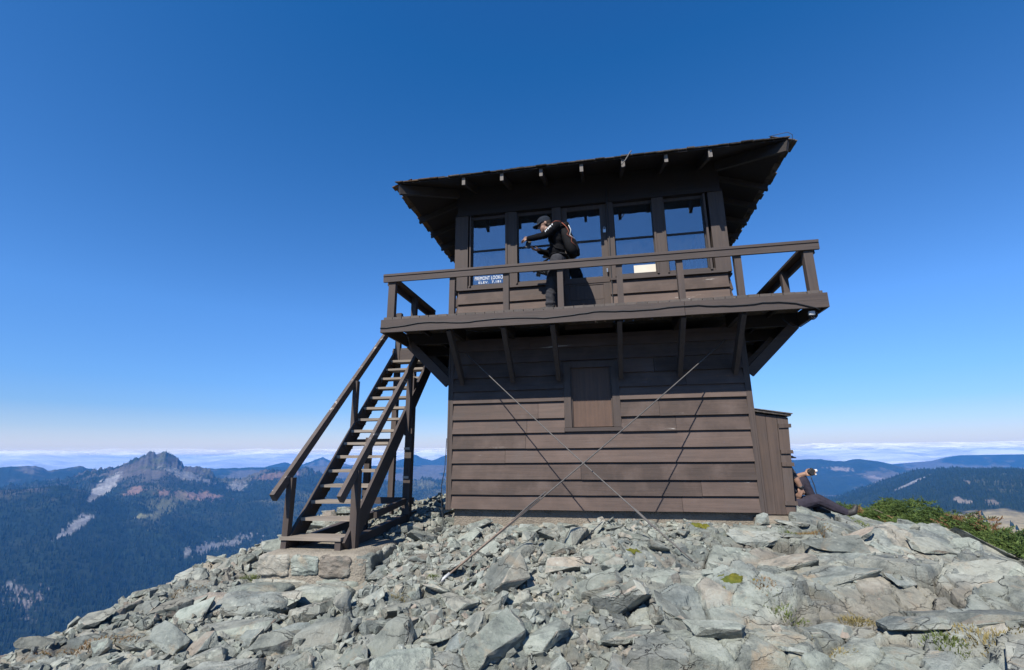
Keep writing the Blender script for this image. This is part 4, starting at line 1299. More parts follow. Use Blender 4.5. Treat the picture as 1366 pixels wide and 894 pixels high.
def terrain_h(x, y):
    az = np.degrees(np.arctan2(x-CAM.x, y-CAM.y)); r = np.hypot(x-CAM.x, y-CAM.y)
    km = 1/1000.
    lat = az*np.maximum(r, 800)*math.pi/180*km
    wv = fbm(x*km*.8, y*km*.8, 3, 199)
    sp = ridged(x*km*.42+.7*wv, y*km*.42+.3*wv, 3, 203)-.5       # spurs running down toward the valley
    sp2 = ridged(x*km*1.1+.3*wv, y*km*1.1, 4, 207)-.5
    big = fbm(x*km*.9, y*km*.9, 5, 211)
    fl = np.interp(az, [-60, -15, 10, 20, 25, 30, 33, 60], [-660, -640, -560, -430, -330, -225, -200, -230])
    L = []
    hm = layer(az, r, E_MAIN, 5000, 1900, -640, 1.25, .35)
    tm = np.clip((r-1900)/3100, 0, 1)
    hm = hm+(sp*150+sp2*120)*np.clip(tm*(1-tm)*4, 0, 1)*np.where(r < 5000, 1, .4)
    cr = np.exp(-((r-5000)/500)**2)
    hm = hm+cr*(ridged(x*.0042, y*.0042, 4, 221)-.6)*70+cr*(ridged(az*2.2, r*.002, 3, 221)-.6)*18+cr*22*(vnoise(az*9, r*.003, 225)-.5)
    L.append(hm)
    hs = layer(az, r, E_SPUR, 3700, 1900, -640, 1.15, .30)+(sp*60+sp2*55)*np.clip((r-1900)/800, 0, 1)*np.clip((3900-r)/500, 0, 1)
    L.append(hs)
    L.append(layer(az, r, E_FARL, 7000, 5400, -420, 1.0, .3)+np.clip((r-5400)/900, 0, 1)*(sp2*70*np.exp(-((r-6300)/500)**2)+14*(ridged(az*2.6, r*.0008, 3, 231)-.6)))
    L.append(layer(az, r, E_BLUE, 10500, 8300, -700, 1.0, .3)+np.clip((r-8500)/1200, 0, 1)*(sp2*110*np.exp(-((r-9600)/700)**2)+17*(ridged(az*1.7, r*.0004, 3, 233)-.6)))
    L.append(layer(az, r, E_A, 8200, 5600, -620, 1.0, .3)+sp2*110*np.exp(-((r-7100)/800)**2)+10*(ridged(az*2, r*.0005, 3, 235)-.6))
    L.append(layer(az, r, E_B, 11400, 9000, -700, 1.0, .3)+sp2*80*np.exp(-((r-10400)/700)**2))
    hc = layer(az, r, E_C, 4300, 2250, fl, .95, .30)
    tc = np.clip((r-2250)/2050, 0, 1)
    hc = hc+(sp*70+sp2*60)*np.clip(tc*(1-tc)*4, 0, 1)*np.where(r < 4300, 1, .4)+np.exp(-((r-4300)/500)**2)*8*(vnoise(az*4, r*.002, 237)-.5)
    hc = np.where((az > 14) & (az < 75), hc, -2000.)
    L.append(hc)
    hd = layer(az, r, E_D, 2900, 1800, fl-60, 1.0, .3)+(sp2*30)*np.exp(-((r-2400)/300)**2)
    L.append(np.where((az > 10) & (az < 26), hd, -2000.))
    z = np.full(x.shape, -1000.)
    for a in L: z = np.maximum(z, a)
    flo = np.where(r < 2300, fl-30+12*big, -1000.)
    z = np.maximum(z, flo)
    z = z+np.clip((r-1500)/800, 0, 1)*(7*fbm(x*km*7, y*km*7, 4, 241))*np.clip(1-(r-9000)/4000, .2, 1)
    # our own mountain
    own = ground_base(x, y)-.12
    dist = np.maximum(0, r-14)
    own2 = own-np.clip(dist*.02, 0, 1.2)+np.clip(dist/40, 0, 1)*(14*fbm(x/60, y/60, 5, 251)+3*fbm(x/9, y/9, 4, 255)*np.clip(dist/20, 0, 1)) - .0*dist
    s = smin(-own2, -z, 60.0)
    return np.where(r < 60, own2, -s), az, r

# polar sheet, fine where the camera can look, coarse behind
az_ = np.concatenate([np.arange(-180, -78, 2.0), np.arange(-78, 58, .085), np.arange(58, 180, 2.0)])
r_ = np.concatenate([np.geomspace(7.2, 1500, 70)[:-1], np.linspace(1500, 5600, 250)[:-1], np.geomspace(5600, 11900, 130)])
AZ, RR = np.meshgrid(np.radians(az_), r_, indexing='ij')
TX = CAM.x+np.sin(AZ)*RR; TY = CAM.y+np.cos(AZ)*RR
TZ, TAZ, TR = terrain_h(TX, TY)
TZ = np.where(RR < 16, np.minimum(TZ, ground_base(TX, TY)-.25-.03*np.maximum(0, RR-9)), TZ)
# natural cover: forest, talus, bare rock, meadow
km = 1/1000.
EL = np.degrees(np.arctan2(TZ-CAM.z, TR))
gr = np.gradient(TZ, axis=1)/np.gradient(RR, axis=1)
nA = fbm(TX*km*2.2, TY*km*2.2, 5, 301); nB = fbm(TX*km*9, TY*km*9, 5, 305, .6); nC = fbm(TX*km*1.5+5, TY*km*1.5, 5, 309); nD = fbm(TX*km*35, TY*km*35, 3, 313); nE = fbm(TAZ*5+nB*2, EL*2.2, 4, 317, .65)
forest = np.array((.010, .020, .014)); forest2 = np.array((.020, .030, .018)); rock = np.array((0.143, 0.124, 0.109)); talus = np.array((0.255, 0.244, 0.232)); redrock = np.array((0.195, 0.124, 0.094)); meadow = np.array((0.300, 0.240, 0.128)); alp = np.array((0.098, 0.094, 0.049))
C = forest[None, None]*(1-np.clip(.5+nB, 0, 1))[..., None]+forest2[None, None]*np.clip(.5+nB, 0, 1)[..., None]
def paint(C, w, c): return C*(1-w[..., None])+np.array(c)[None, None]*w[..., None]
mainz = (TAZ < -10)
# tree line on the main massif
tl = sstep(-430, -120, TZ+170*nA+150*nB)*(TR < 5450)*mainz*(TR > 2600)
C = paint(C, tl*.75*sstep(-.15, .25, nC+.3*nB), alp)
C = paint(C, sstep(-230, -40, TZ+110*nB+80*nC)*mainz*(TR < 5450)*sstep(-.05, .12, nB+.1), rock*.72)
C = paint(C, np.exp(-((TR-5000)/420)**2)*mainz*sstep(-.25, .05, nB)*sstep(-150, -60, TZ)*.9, rock*.5)
def spot(a, el, wa, we, rot=0., lo=.15, hi=.45, ns=1.0):
    lo, hi = .55, .25
    """a patch of ground given by its bearing and its height on the slope"""
    da = (TAZ-a); de = (EL-el)
    c, s = math.cos(rot), math.sin(rot)
    p = (da*c+de*s)/wa; q = (-da*s+de*c)/we
    return sstep(hi+.55, lo, np.sqrt(p*p+q*q)+ns*(nB*.5+nD*.35+nE*.75))*mainface
mainface = ((TR > 1900) & (TR < 5050)).astype(float)
C = paint(C, spot(-49.7, -2.35, 2.0, .72, .85, .3, .5, .5), talus)
C = paint(C, spot(-50.25, -3.25, .7, .35, .85, .2, .5, .6), talus*.9)
C = paint(C, spot(-51.2, -5.45, 1.9, .48, .78, .2, .6, .9), talus*.92)
C = paint(C, spot(-52.1, -6.3, .7, .22, .5, .2, .6, .9), talus*1.05)
C = paint(C, spot(-42.9, -3.5, 2.8, .55, -.10, .1, .6, 1.0), redrock)
C = paint(C, spot(-47.6, -2.9, .9, .40, .3, .1, .6, 1.0), redrock)
C = paint(C, spot(-46.6, -5.1, 1.2, .35, .1, .1, .6, 1.1)*.85, alp*1.7)
C = paint(C, spot(-45.0, -4.4, 2.4, .9, .6, .0, .5, 1.3)*.6, alp*1.5)
C = paint(C, spot(-43.6, -1.75, 2.6, .45, -.35, .1, .6, 1.0)*.85, talus*.8)
C = paint(C, spot(-39.3, -2.75, 1.1, .5, .1, .1, .6, 1.0)*.8, talus*.75)
C = paint(C, spot(-35.8, -1.9, 3.0, .45, .1, .1, .6, 1.0)*.75, redrock*.9)
C = paint(C, spot(-53.3, -10.8, 2.4, 1.3, -.35, .1, .7, 1.4)*sstep(-.12, .12, nE)*.9, np.array((0.225, 0.191, 0.173)))
C = paint(C, spot(-54.4, -9.8, .5, 1.0, 0, .1, .6, .9)*sstep(-.2, .05, nE)*.8, talus*.9)
C = paint(C, spot(-40.5, -8.1, 3.0, .45, .15, .0, .5, 1.5)*.8, talus*.8)
C = paint(C, spot(-20.5, -3.3, 2.6, .5, .1, .0, .5, 1.4)*.5, alp*1.3)
mainface = ((TR > 1900) & (TR < 4350)).astype(float)
C = paint(C, spot(27.8, -2.65, 1.9, .13, .48, .3, .6, .35), talus)
C = paint(C, spot(24.6, -3.05, .3, .10, .3, .3, .6, .4), talus*.8)
C = paint(C, spot(30.8, -4.0, .9, .28, -.1, .1, .6, 1.0)*.9, np.array((0.255, 0.210, 0.165)))
C = paint(C, spot(31.4, -2.45, .4, .2, -.3, .1, .6, 1.0)*.8, np.array((0.225, 0.188, 0.150)))
C = paint(C, spot(32.7, -4.1, .5, .4, -.5, .1, .6, 1.0)*.7, np.array((0.240, 0.195, 0.158)))
C = paint(C, spot(33.6, -2.5, 2.0, .6, 0, .0, .5, 1.5)*.4, alp*1.2)
mead = (TAZ > 28.5)*sstep(2420, 2250, TR+160*nA+260*nB)*(TR > 900)
C = paint(C, mead, meadow)
fr = (TR > 5600)
C = paint(C, fr*sstep(.0, .28, nC+.4*nB)*.55, np.array((0.165, 0.135, 0.112)))
mainface = ((TR > 5600) & (TR < 8300)).astype(float)
C = paint(C, spot(22.6, -1.5, 1.4, .22, -.1, .1, .6, .9)*.8, np.array((0.270, 0.217, 0.188)))
C = paint(C, spot(25.5, -2.35, 1.2, .20, -.2, .1, .6, .9)*.8, np.array((0.270, 0.217, 0.188)))
# own slope: broken rock
C = paint(C, (TR < 900)*1.0, np.array((0.225, 0.225, 0.210)))

def m_terrain():
    n = N('mountain_cover'); p = n.pos()
    at = n.n('ShaderNodeAttribute', attribute_name='Col').outputs['Color']
    a = n.noise(p, .05, 6, .7); b = n.noise(p, .012, 5, .65)
    c = n.mix(1.0, at, n.ramp(a, [(.25, (.55, .55, .55)), (.75, (1.45, 1.45, 1.45))]), 'MULTIPLY')
    c = n.mix(1.0, c, n.ramp(b, [(.3, (.75, .75, .75)), (.7, (1.25, 1.25, 1.25))]), 'MULTIPLY')
    return n.bsdf(c, .95, n.bump(a, .9, 14.0), .1)
tme = grid_mesh('mountain_terrain', np.stack([TX, TY, TZ], -1).reshape(-1, 3), len(az_), len(r_), m_terrain(), True, C.reshape(-1, 3), flip=True, close_u=True)
tag(link('mountain_terrain', tme), kind='structure')

# forest: far woods that read as one mass
def forest_mesh():
    pick = (C[..., 1] < .075) & (TR > 1900) & (TR < 5400) & (TAZ > -64) & (TAZ < 44) & (C[..., 0] < .075)
    pick |= (TR > 1500) & (TR < 2300) & (TAZ > 28) & (TAZ < 44) & (C[..., 1] > .2) & (fbm(TAZ*1.1, TR*.004, 3, 401) > .22)
    idx = np.argwhere(pick)
    w = 1.0/TR[pick]**.3
    n = 95000
    sel = idx[RNG.choice(len(idx), n, p=w/w.sum())]
    i = np.clip(sel[:, 0], 0, len(az_)-2); j = np.clip(sel[:, 1], 0, len(r_)-2)
    fa = RNG.random(n); fb = RNG.random(n)
    def lerp(A): return (A[i, j]*(1-fa)+A[i+1, j]*fa)*(1-fb)+(A[i, j+1]*(1-fa)+A[i+1, j+1]*fa)*fb
    x, y, z = lerp(TX), lerp(TY), lerp(TZ)
    h = RNG.uniform(9, 24, n)*np.clip(1.1-(z+640)/1500, .6, 1.1); rad_ = h*RNG.uniform(.16, .26, n)
    V = np.zeros((n, 5, 3)); ph = RNG.random(n)*6.28
    for k in range(4):
        V[:, k, 0] = x+rad_*np.cos(ph+k*math.pi/2); V[:, k, 1] = y+rad_*np.sin(ph+k*math.pi/2); V[:, k, 2] = z-1.5
    V[:, 4, 0] = x; V[:, 4, 1] = y; V[:, 4, 2] = z+h
    b = (np.arange(n)*5)[:, None, None]
    F = (b+np.array([[0, 1, 4], [1, 2, 4], [2, 3, 4], [3, 0, 4]])[None]).reshape(-1, 3)
    nn = N('conifer_forest'); isl = nn.island()
    c = nn.ramp(isl, [(0, (.008, .016, .010)), (.6, (.013, .024, .014)), (1, (.022, .032, .018))])
    me = tri_mesh('forest', V.reshape(-1, 3), F, nn.bsdf(c, .95, None, .1))
    tag(link('forest', me), 'dark conifer forest covering the slopes across the valley', 'forest', kind='stuff')
forest_mesh()

# sea of cloud beyond the ranges
def clouds():
    a = np.radians(np.concatenate([np.arange(-90, 70, .12)])); r = np.geomspace(17600, 90000, 130)
    A, R = np.meshgrid(a, r, indexing='ij')
    X = CAM.x+np.sin(A)*R; Y = CAM.y+np.cos(A)*R
    t = np.log(R/17600)/math.log(90000/17600)
    el = -2.4+3.25*t**.42
    Z = np.tan(np.radians(el))*R
    la = np.degrees(A)
    b = fbm(X/3000, Y/3000, 5, 501, .55); c = ridged(X/5600+3, Y/5600, 4, 507)-.5; d = fbm(la*.16, R/16000, 3, 511)
    Z = Z+(b*300+c*330+d*330)*np.clip(t*3+.3, 0, 1)*np.clip((1.0-t)*9, .35, 1)
    n = N('cloud_top'); p = n.pos()
    df = n.n('ShaderNodeBsdfDiffuse')
    st = n.noise(n.mapping(p, (.00022, .00022, .0016)), 1.0, 6, .62, .6)
    n.l(n.ramp(st, [(.36, (.36, .40, .47)), (.50, (.62, .65, .70)), (.62, (.92, .92, .92))]), df.inputs[0])
    tl = n.n('ShaderNodeBsdfTranslucent'); tl.inputs[0].default_value = (.9, .92, .95, 1)
    mx = n.n('ShaderNodeMixShader'); mx.inputs[0].default_value = .35
    n.l(df.outputs[0], mx.inputs[1]); n.l(tl.outputs[0], mx.inputs[2]); at = n.n('ShaderNodeAttribute', attribute_name='Col'); sp_ = n.n('ShaderNodeSeparateColor'); n.l(at.outputs['Color'], sp_.inputs[0])
    tr = n.n('ShaderNodeBsdfTransparent'); m3 = n.n('ShaderNodeMixShader')
    n.l(n.math('MULTIPLY', sp_.outputs[0], n.rng(st, .30, .52, .55, 1.0)), m3.inputs[0]); n.l(tr.outputs[0], m3.inputs[1]); n.l(mx.outputs[0], m3.inputs[2])
    n.l(m3.outputs[0], n.out.inputs['Surface'])
    al = np.clip(sstep(1.05, .30, t+.35*b)*np.clip(1.0-.35*sstep(-25, -45, la), 0, 1)+.5*sstep(0, 15, la)*sstep(1.0, .9, t), 0, 1)
    cc = np.stack([al.ravel()]*3, 1)
    me = grid_mesh('cloud_sea', np.stack([X, Y, Z], -1).reshape(-1, 3), len(a), len(r), n.m, True, cc, flip=True)
    tag(link('cloud_sea', me), 'flat white sea of cloud beyond the far mountain ranges', 'clouds', kind='stuff')
clouds()

def haze():
    zb = float(TZ.min())-1.0; zt = max(float(TZ.max()), float(ap_z))+4.0
    m = MB(); m.box(-12150, 12150, -12150, 12150, zb, zt)
    n = N('mountain_haze')
    v = n.n('ShaderNodeVolumePrincipled')
    v.inputs['Color'].default_value = (.10, .41, 1.0, 1)
    v.inputs['Density'].default_value = HAZE_D
    v.inputs['Anisotropy'].default_value = 0.0
    n.l(v.outputs[0], n.out.inputs['Volume'])
    tag(m.build('haze', n.m), 'thin blue summer haze lying over the valleys', 'haze', kind='stuff')
HAZE_D = 6.6e-5
haze()

# ------------------------------------------------------------------ people
def quat_axes(d, upv):
    d = Vector(d).normalized(); a = d.cross(Vector(upv)).normalized(); b = a.cross(d)
    return d, a, b

class Body:
    """union of tapered limbs and ellipsoids, remeshed to ONE skin; materials by the nearest limb"""
    def __init__(s): s.c = []; s.e = []
    def limb(s, pts, rs, tagm):
        for i in range(len(pts)-1): s.c.append((Vector(pts[i]), Vector(pts[i+1]), rs[i], rs[i+1], tagm))
    def ell(s, c, r, tagm, rot=(0, 0, 0)): s.e.append((Vector(c), Vector(r), Euler(rot).to_matrix(), tagm))
    def hand(s, wrist, aim, palm_n, thumb_side, tagm, curl=.9, k=1.0):
        """palm, four unequal bent fingers and a thumb leaving the palm's side"""
        d = Vector(aim).normalized(); n = Vector(palm_n); n = (n-d*n.dot(d)).normalized(); t = d.cross(n).normalized()*thumb_side
        w = Vector(wrist)
        s.ell(w+d*.045*k, (.048*k, .040*k, .016*k), tagm, Matrix((d, t, n)).transposed().to_euler())
        for j, L in enumerate((.070, .080, .074, .058)):
            p = w+d*.085*k+t*(.028-.019*j)*k
            a = d; q = p
            ch = [q]
            for m in range(3):
                ang = curl*(.55+.25*m); a = (a*math.cos(ang)+n*math.sin(ang)).normalized(); q = q+a*L*k*(.45, .31, .24)[m]; ch.append(q)
            s.limb([p-d*.03*k]+ch, [.010*k, .0098*k, .009*k, .0082*k, .007*k], tagm)
        p = w+d*.025*k+t*.030*k
        s.limb([p, p+(d*.7+t*.75+n*.35).normalized()*.038*k, p+(d*.7+t*.75+n*.35).normalized()*.038*k+(d*.85+n*.5-t*.1).normalized()*.034*k], [.013*k, .011*k, .009*k], tagm)
    def build(s, name, parent, mats, voxel=.0075, fold=()):
        m = MB()
        bmj = bmesh.new()
        for a, b, ra, rb, t in s.c:
            d = b-a; L = d.length
            n = 12
            dd, u, v = quat_axes(d if L > 1e-6 else (0, 0, 1), (0.13, 0.4, .9) if abs(d.normalized().z if L else 0) < .9 else (1, .2, 0))
            rings = []
            for th in (-80, -50, -20, 0): rings.append((a+dd*ra*math.sin(rad(th)), ra*math.cos(rad(th))))
            for th in (0, 20, 50, 80): rings.append((b+dd*rb*math.sin(rad(th)), rb*math.cos(rad(th))))
            base = len(m.v); vs = []; fs = []
            for c, r in rings:
                for j in range(n):
                    q = 2*math.pi*j/n; vs.append(c+(u*math.cos(q)+v*math.sin(q))*r)
            for i in range(len(rings)-1):
                for j in range(n): fs.append((i*n+j, i*n+(j+1) % n, (i+1)*n+(j+1) % n, (i+1)*n+j))
            fs.append(tuple(range(n-1, -1, -1))); fs.append(tuple((len(rings)-1)*n+j for j in range(n)))
            m.add(vs, fs)
        for c, r, R, t in s.e:
            vs = []; fs = []; n = 16; k = 10
            for i in range(1, k):
                th = math.pi*i/k
                for j in range(n):
                    q = 2*math.pi*j/n
                    vs.append(c+R @ Vector((r.x*math.sin(th)*math.cos(q), r.y*math.sin(th)*math.sin(q), r.z*math.cos(th))))
            for i in range(k-2):
                for j in range(n): fs.append((i*n+j, (i+1)*n+j, (i+1)*n+(j+1) % n, i*n+(j+1) % n))
            fs.append(tuple(range(n))); fs.append(tuple((k-2)*n+j for j in range(n-1, -1, -1)))
            m.add(vs, fs)
        o = m.build(name, mats[0], None)
        md = o.modifiers.new('r', 'REMESH'); md.mode = 'VOXEL'; md.voxel_size = voxel; md.use_smooth_shade = True
        sm = o.modifiers.new('s', 'SMOOTH'); sm.iterations = 4; sm.factor = .5
        bpy.context.view_layer.update()
        me = bpy.data.meshes.new_from_object(o.evaluated_get(bpy.context.evaluated_depsgraph_get()))
        me.name = name
        old = o.data; bpy.data.objects.remove(o); bpy.data.meshes.remove(old)
        V = np.empty(len(me.vertices)*3, dtype=np.float32); me.vertices.foreach_get('co', V); V = V.reshape(-1, 3).astype(float)
        best = np.full(len(V), 1e9); bt = np.zeros(len(V), int)
        for a, b, ra, rb, t in s.c:
            A = np.array(a); D = np.array(b-a); L2 = max(D @ D, 1e-9)
            q = np.clip((V-A) @ D/L2, 0, 1)
            d = np.linalg.norm(V-A-q[:, None]*D, axis=1)-(ra+(rb-ra)*q)
            w = d < best; best = np.where(w, d, best); bt = np.where(w, t, bt)
        for c, r, R, t in s.e:
            P = (V-np.array(c)) @ np.array(R); rr = np.array(r)
            k = np.linalg.norm(P/rr, axis=1); d = (k-1)*rr.min()
            w = d < best; best = np.where(w, d, best); bt = np.where(w, t, bt)
        # cloth folds
        if fold:
            Nn = np.empty(len(me.vertices)*3, dtype=np.float32); me.vertices.foreach_get('normal', Nn); Nn = Nn.reshape(-1, 3)
            am = np.isin(bt, fold)
            f = ridged(V[:, 2]*11+V[:, 0]*5, V[:, 1]*7+V[:, 0]*6, 3, 601)-.55
            V = V+Nn*(f*am*.016)[:, None]
            me.vertices.foreach_set('co', V.astype(np.float32).ravel())
        me.materials.clear()
        for q in mats: me.materials.append(q)
        k = len(me.polygons)
        lt = np.empty(k, dtype=np.int32); me.polygons.foreach_get('loop_start', lt)
        lv = np.empty(len(me.loops), dtype=np.int32); me.loops.foreach_get('vertex_index', lv)
        me.polygons.foreach_set('material_index', bt[lv[lt]].astype(np.int32))
        me.polygons.foreach_set('use_smooth', np.ones(k, bool))
        me.update()
        return link(name, me, parent)

M_SKIN = m_plain('skin', (0.242, 0.142, 0.100), .55, .35, var=.08, vscale=14)
M_BLACK = m_plain('black_jacket_cloth', (.007, .007, .008), .95, .06, bscale=300, var=.3, vscale=20)
M_TROU = m_plain('charcoal_trouser_cloth', (.036, .036, .040), .95, .08, bscale=300, var=.25, vscale=15)
M_NAVY = m_plain('dark_plum_trouser_cloth', (.030, .026, .036), .9, .2, bscale=300, var=.25, vscale=15)
M_BOOT = m_plain('dark_boot_leather', (.03, .027, .025), .6, .4)
M_HAIR = m_plain('dark_hair', (.03, .02, .014), .7, .3, bscale=200)
M_CAP = m_plain('dark_cap_cloth', (.020, .025, .034), .9, .08, bscale=250)
M_EYE = m_plain('dark_eye', (.02, .015, .012), .2, .5)
M_PACK = m_plain('black_pack_nylon', (.008, .008, .009), .8, .12, bscale=200)
M_ORANGE = m_plain('orange_cord', (.24, .065, .035), .7)
M_SHIRT = m_plain('dark_tee_cloth', (.04, .04, .045), .9)

def head(b, c, f, parent, hair=True, cap=True, brim=.10):
    """head with brow, nose, mouth, chin and ears looking along f; returns nothing, adds cap and hair parts"""
    f = Vector(f).normalized(); side = f.cross(Vector((0, 0, 1))).normalized(); u = side.cross(f)
    R = Matrix((f, side, u)).transposed(); er = R.to_euler()
    c = Vector(c)
    def P(x, y, z): return c+f*x+side*y+u*z
    b.ell(P(-.008, 0, .025), (.098, .077, .098), 0, er)
    b.ell(P(.030, 0, -.045), (.062, .058, .070), 0, er)
    b.ell(P(.062, 0, -.092), (.026, .030, .020), 0, er)
    b.limb([P(.084, 0, .012), P(.112, 0, -.028)], [.010, .014], 0)
    b.limb([P(.080, -.034, .024), P(.080, .034, .024)], [.012, .012], 0)
    b.limb([P(.086, -.020, -.062), P(.089, .020, -.062)], [.008, .008], 0)
    for q in (-1, 1): b.ell(P(-.012, q*.080, -.008), (.018, .010, .032), 0, er)
    for q in (-1, 1):
        m = MB(); m.tube([P(.083, q*.033, .006), P(.090, q*.033, .006)], [.011, .008], 8); m.build('eye', M_EYE, parent, smooth=True)
    if hair:
        H = Body(); H.ell(P(-.022, 0, .022), (.094, .082, .094), 0, er); H.ell(P(-.050, 0, -.045), (.052, .070, .045), 0, er)
        H.build('hair', parent, [M_HAIR], .008)
    if cap:
        K = Body(); K.ell(P(-.006, 0, .060), (.110, .090, .078), 0, er); K.ell(P(-.006, 0, .035), (.111, .0905, .05), 0, er)
        K.limb([P(-.006, 0, .138), P(-.006, 0, .142)], [.010, .010], 0)
        K.build('cap', parent, [M_CAP], .008)
        m = MB(); vs = []; k = 9
        for lay in (0, 1):
            for i in range(k):
                a = -1.15+2.3*i/(k-1)
                vs.append(P(.085*math.cos(a)+.015, .083*math.sin(a), .040+.006*lay-.010*abs(a)))
            for i in range(k):
                a = -1.15+2.3*i/(k-1)
                vs.append(P((.085+brim)*math.cos(a*.85)+.012, .086*math.sin(a), .022+.006*lay-.020*abs(a)))
        fs = []
        for lay in (0, 1):
            o = lay*2*k
            for i in range(k-1): fs.append((o+i, o+i+1, o+k+i+1, o+k+i))
        for i in range(k-1): fs.append((k+i, k+i+1, 3*k+i+1, 3*k+i)); fs.append((i, i+1, 2*k+i+1, 2*k+i))
        fs += [(0, k, 3*k, 2*k), (k-1, 2*k-1, 4*k-1, 3*k-1)]
        m.add(vs, fs); m.build('cap_brim', M_CAP, parent)

# --- the hiker standing on the balcony, looking down at a phone
p1 = empty('person', (-.46, -.52, DECK), 'person in black cap and black jacket standing on the balcony looking at a phone', 'person')
b = Body()
head(b, (-.570, -.50, 4.125), (-.93, -.12, -.30), p1, True, True, .085)
b.limb([(-.47, -.50, 3.97), (-.545, -.50, 4.05)], [.062, .056], 0)
b.ell((-.395, -.50, 3.86), (.115, .185, .20), 1, (0, -.12, 0)); b.ell((-.385, -.50, 3.99), (.085, .185, .075), 1)
b.ell((-.395, -.50, 3.66), (.125, .165, .16), 1); b.ell((-.375, -.50, 3.53), (.120, .170, .10), 2)
b.limb([(-.425, -.50, 3.97), (-.455, -.50, 4.02)], [.085, .070], 1)
b.limb([(-.395, -.675, 3.99), (-.54, -.765, 3.825), (-.79, -.625, 3.862)], [.070, .054, .040], 1)
b.limb([(-.41, -.325, 3.98), (-.515, -.245, 3.74), (-.665, -.415, 3.745)], [.068, .052, .040], 1)
b.limb([(-.385, -.595, 3.50), (-.49, -.61, 3.11), (-.505, -.61, 2.80)], [.105, .080, .062], 2)
b.limb([(-.365, -.405, 3.50), (-.42, -.40, 3.11), (-.37, -.39, 2.80)], [.105, .078, .060], 2)
b.ell((-.505, -.61, 2.83), (.078, .072, .05), 2); b.ell((-.37, -.39, 2.83), (.076, .07, .05), 2)
for x, y in ((-.505, -.61), (-.37, -.39)):
    b.limb([(x+.02, y, 2.755), (x-.17, y-.01, 2.740)], [.050, .038], 3); b.limb([(x+.02, y, 2.80), (x, y, 2.77)], [.055, .055], 3)
b.hand((-.795, -.62, 3.868), (-.85, .35, .10), (.25, .6, -.75), 1, 0, .85)
b.hand((-.67, -.42, 3.748), (-.85, -.45, .10), (-.1, -.3, .95), -1, 0, .75)
body = b.build('body', p1, [M_SKIN, M_BLACK, M_TROU, M_BOOT], .0075, (1, 2))
m = MB()
for t, w in ((.10, .016), (.30, .022), (.42, .018), (.56, .022), (.72, .014), (.86, .012)):
    a = Vector((-.42, -.742, 4.005)).lerp(Vector((-.545, -.822, 3.845)), t)
    m.hexa([a+Vector((dx, dy, dz)) for dz in (-.016, .016) for dx, dy in ((-w*.5, -.004+w*.4), (w*.5, -.004-w*.4), (w*.5, .012-w*.4), (-w*.5, .012+w*.4))])
m.build('sleeve_print', M_WHITE, p1)
m = MB(); m.tube([(-.50, -.62, 3.53), (-.60, -.63, 3.46), (-.70, -.62, 3.40), (-.69, -.62, 3.35), (-.61, -.62, 3.30), (-.55, -.63, 3.28)], [.012, .018, .022, .022, .018, .012], 7)
m.build('hip_strap', M_BLACK, p1, smooth=True)
ph = MB(); ph.bar((-.835, -.545, 3.745), (-.80, -.545, 3.875), .075, .010, (0, 1, .2))
tag(ph.build('phone', M_CABLE, bevel=.003), 'black phone held in both hands by the person on the balcony', 'phone')

bp = empty('backpack', (-.19, -.5, 3.55), 'black backpack with orange and grey cords worn by the person on the balcony', 'backpack')
def soft(name, c, r, rot, mat, parent, seed, boxy=3.6, amp=.05):
    o = lump(name, 0, 0, 0, r[0], r[1], r[2], seed, mat, None, 0, boxy, amp, 9)
    R = Euler(rot).to_matrix().to_4x4()
    o.data.transform(Matrix.Translation(Vector(c)) @ R)
    o.parent = parent; o.matrix_parent_inverse = Matrix.Translation(-world_loc(parent))
    return o
soft('pack_body', (-.215, -.50, 3.80), (.086, .155, .235), (0, -.30, 0), M_PACK, bp, 81)
soft('front_pocket', (-.128, -.50, 3.71), (.050, .115, .120), (0, -.30, 0), M_PACK, bp, 82)
soft('lid', (-.275, -.50, 4.035), (.085, .150, .040), (0, -.25, 0), M_PACK, bp, 83)
soft('hip_belt', (-.37, -.50, 3.575), (.135, .180, .035), (0, 0, 0), M_PACK, bp, 84, 2.6)
for sy in (-1, 1):
    m = MB(); yy = -.50+sy*.125
    m.tube([(-.27, yy, 4.03), (-.36, yy, 4.085), (-.45, yy, 4.06), (-.505, yy, 3.95), (-.495, yy-.01*sy, 3.80), (-.40, yy+.05*sy, 3.66), (-.26, yy+.02*sy, 3.62)], [.018, .022, .022, .020, .016, .012, .012], 6)
    m.build('shoulder_strap', M_PACK, bp, smooth=True)
m = MB()
m.tube([(-.30, -.655, 4.06), (-.235, -.668, 3.98), (-.20, -.672, 3.90), (-.23, -.668, 3.86), (-.16, -.668, 3.80), (-.17, -.664, 3.74), (-.11, -.655, 3.68)], .005, 5)
m.tube([(-.31, -.64, 4.085), (-.395, -.655, 4.095), (-.46, -.64, 4.06)], .004, 5)
m.build('cord', M_ORANGE, bp, smooth=True)
m = MB(); m.tube([(-.20, -.668, 4.0), (-.17, -.675, 3.92), (-.19, -.675, 3.84), (-.12, -.665, 3.78)], .006, 5); m.build('pale_cord', M_GREYMETAL, bp, smooth=True)

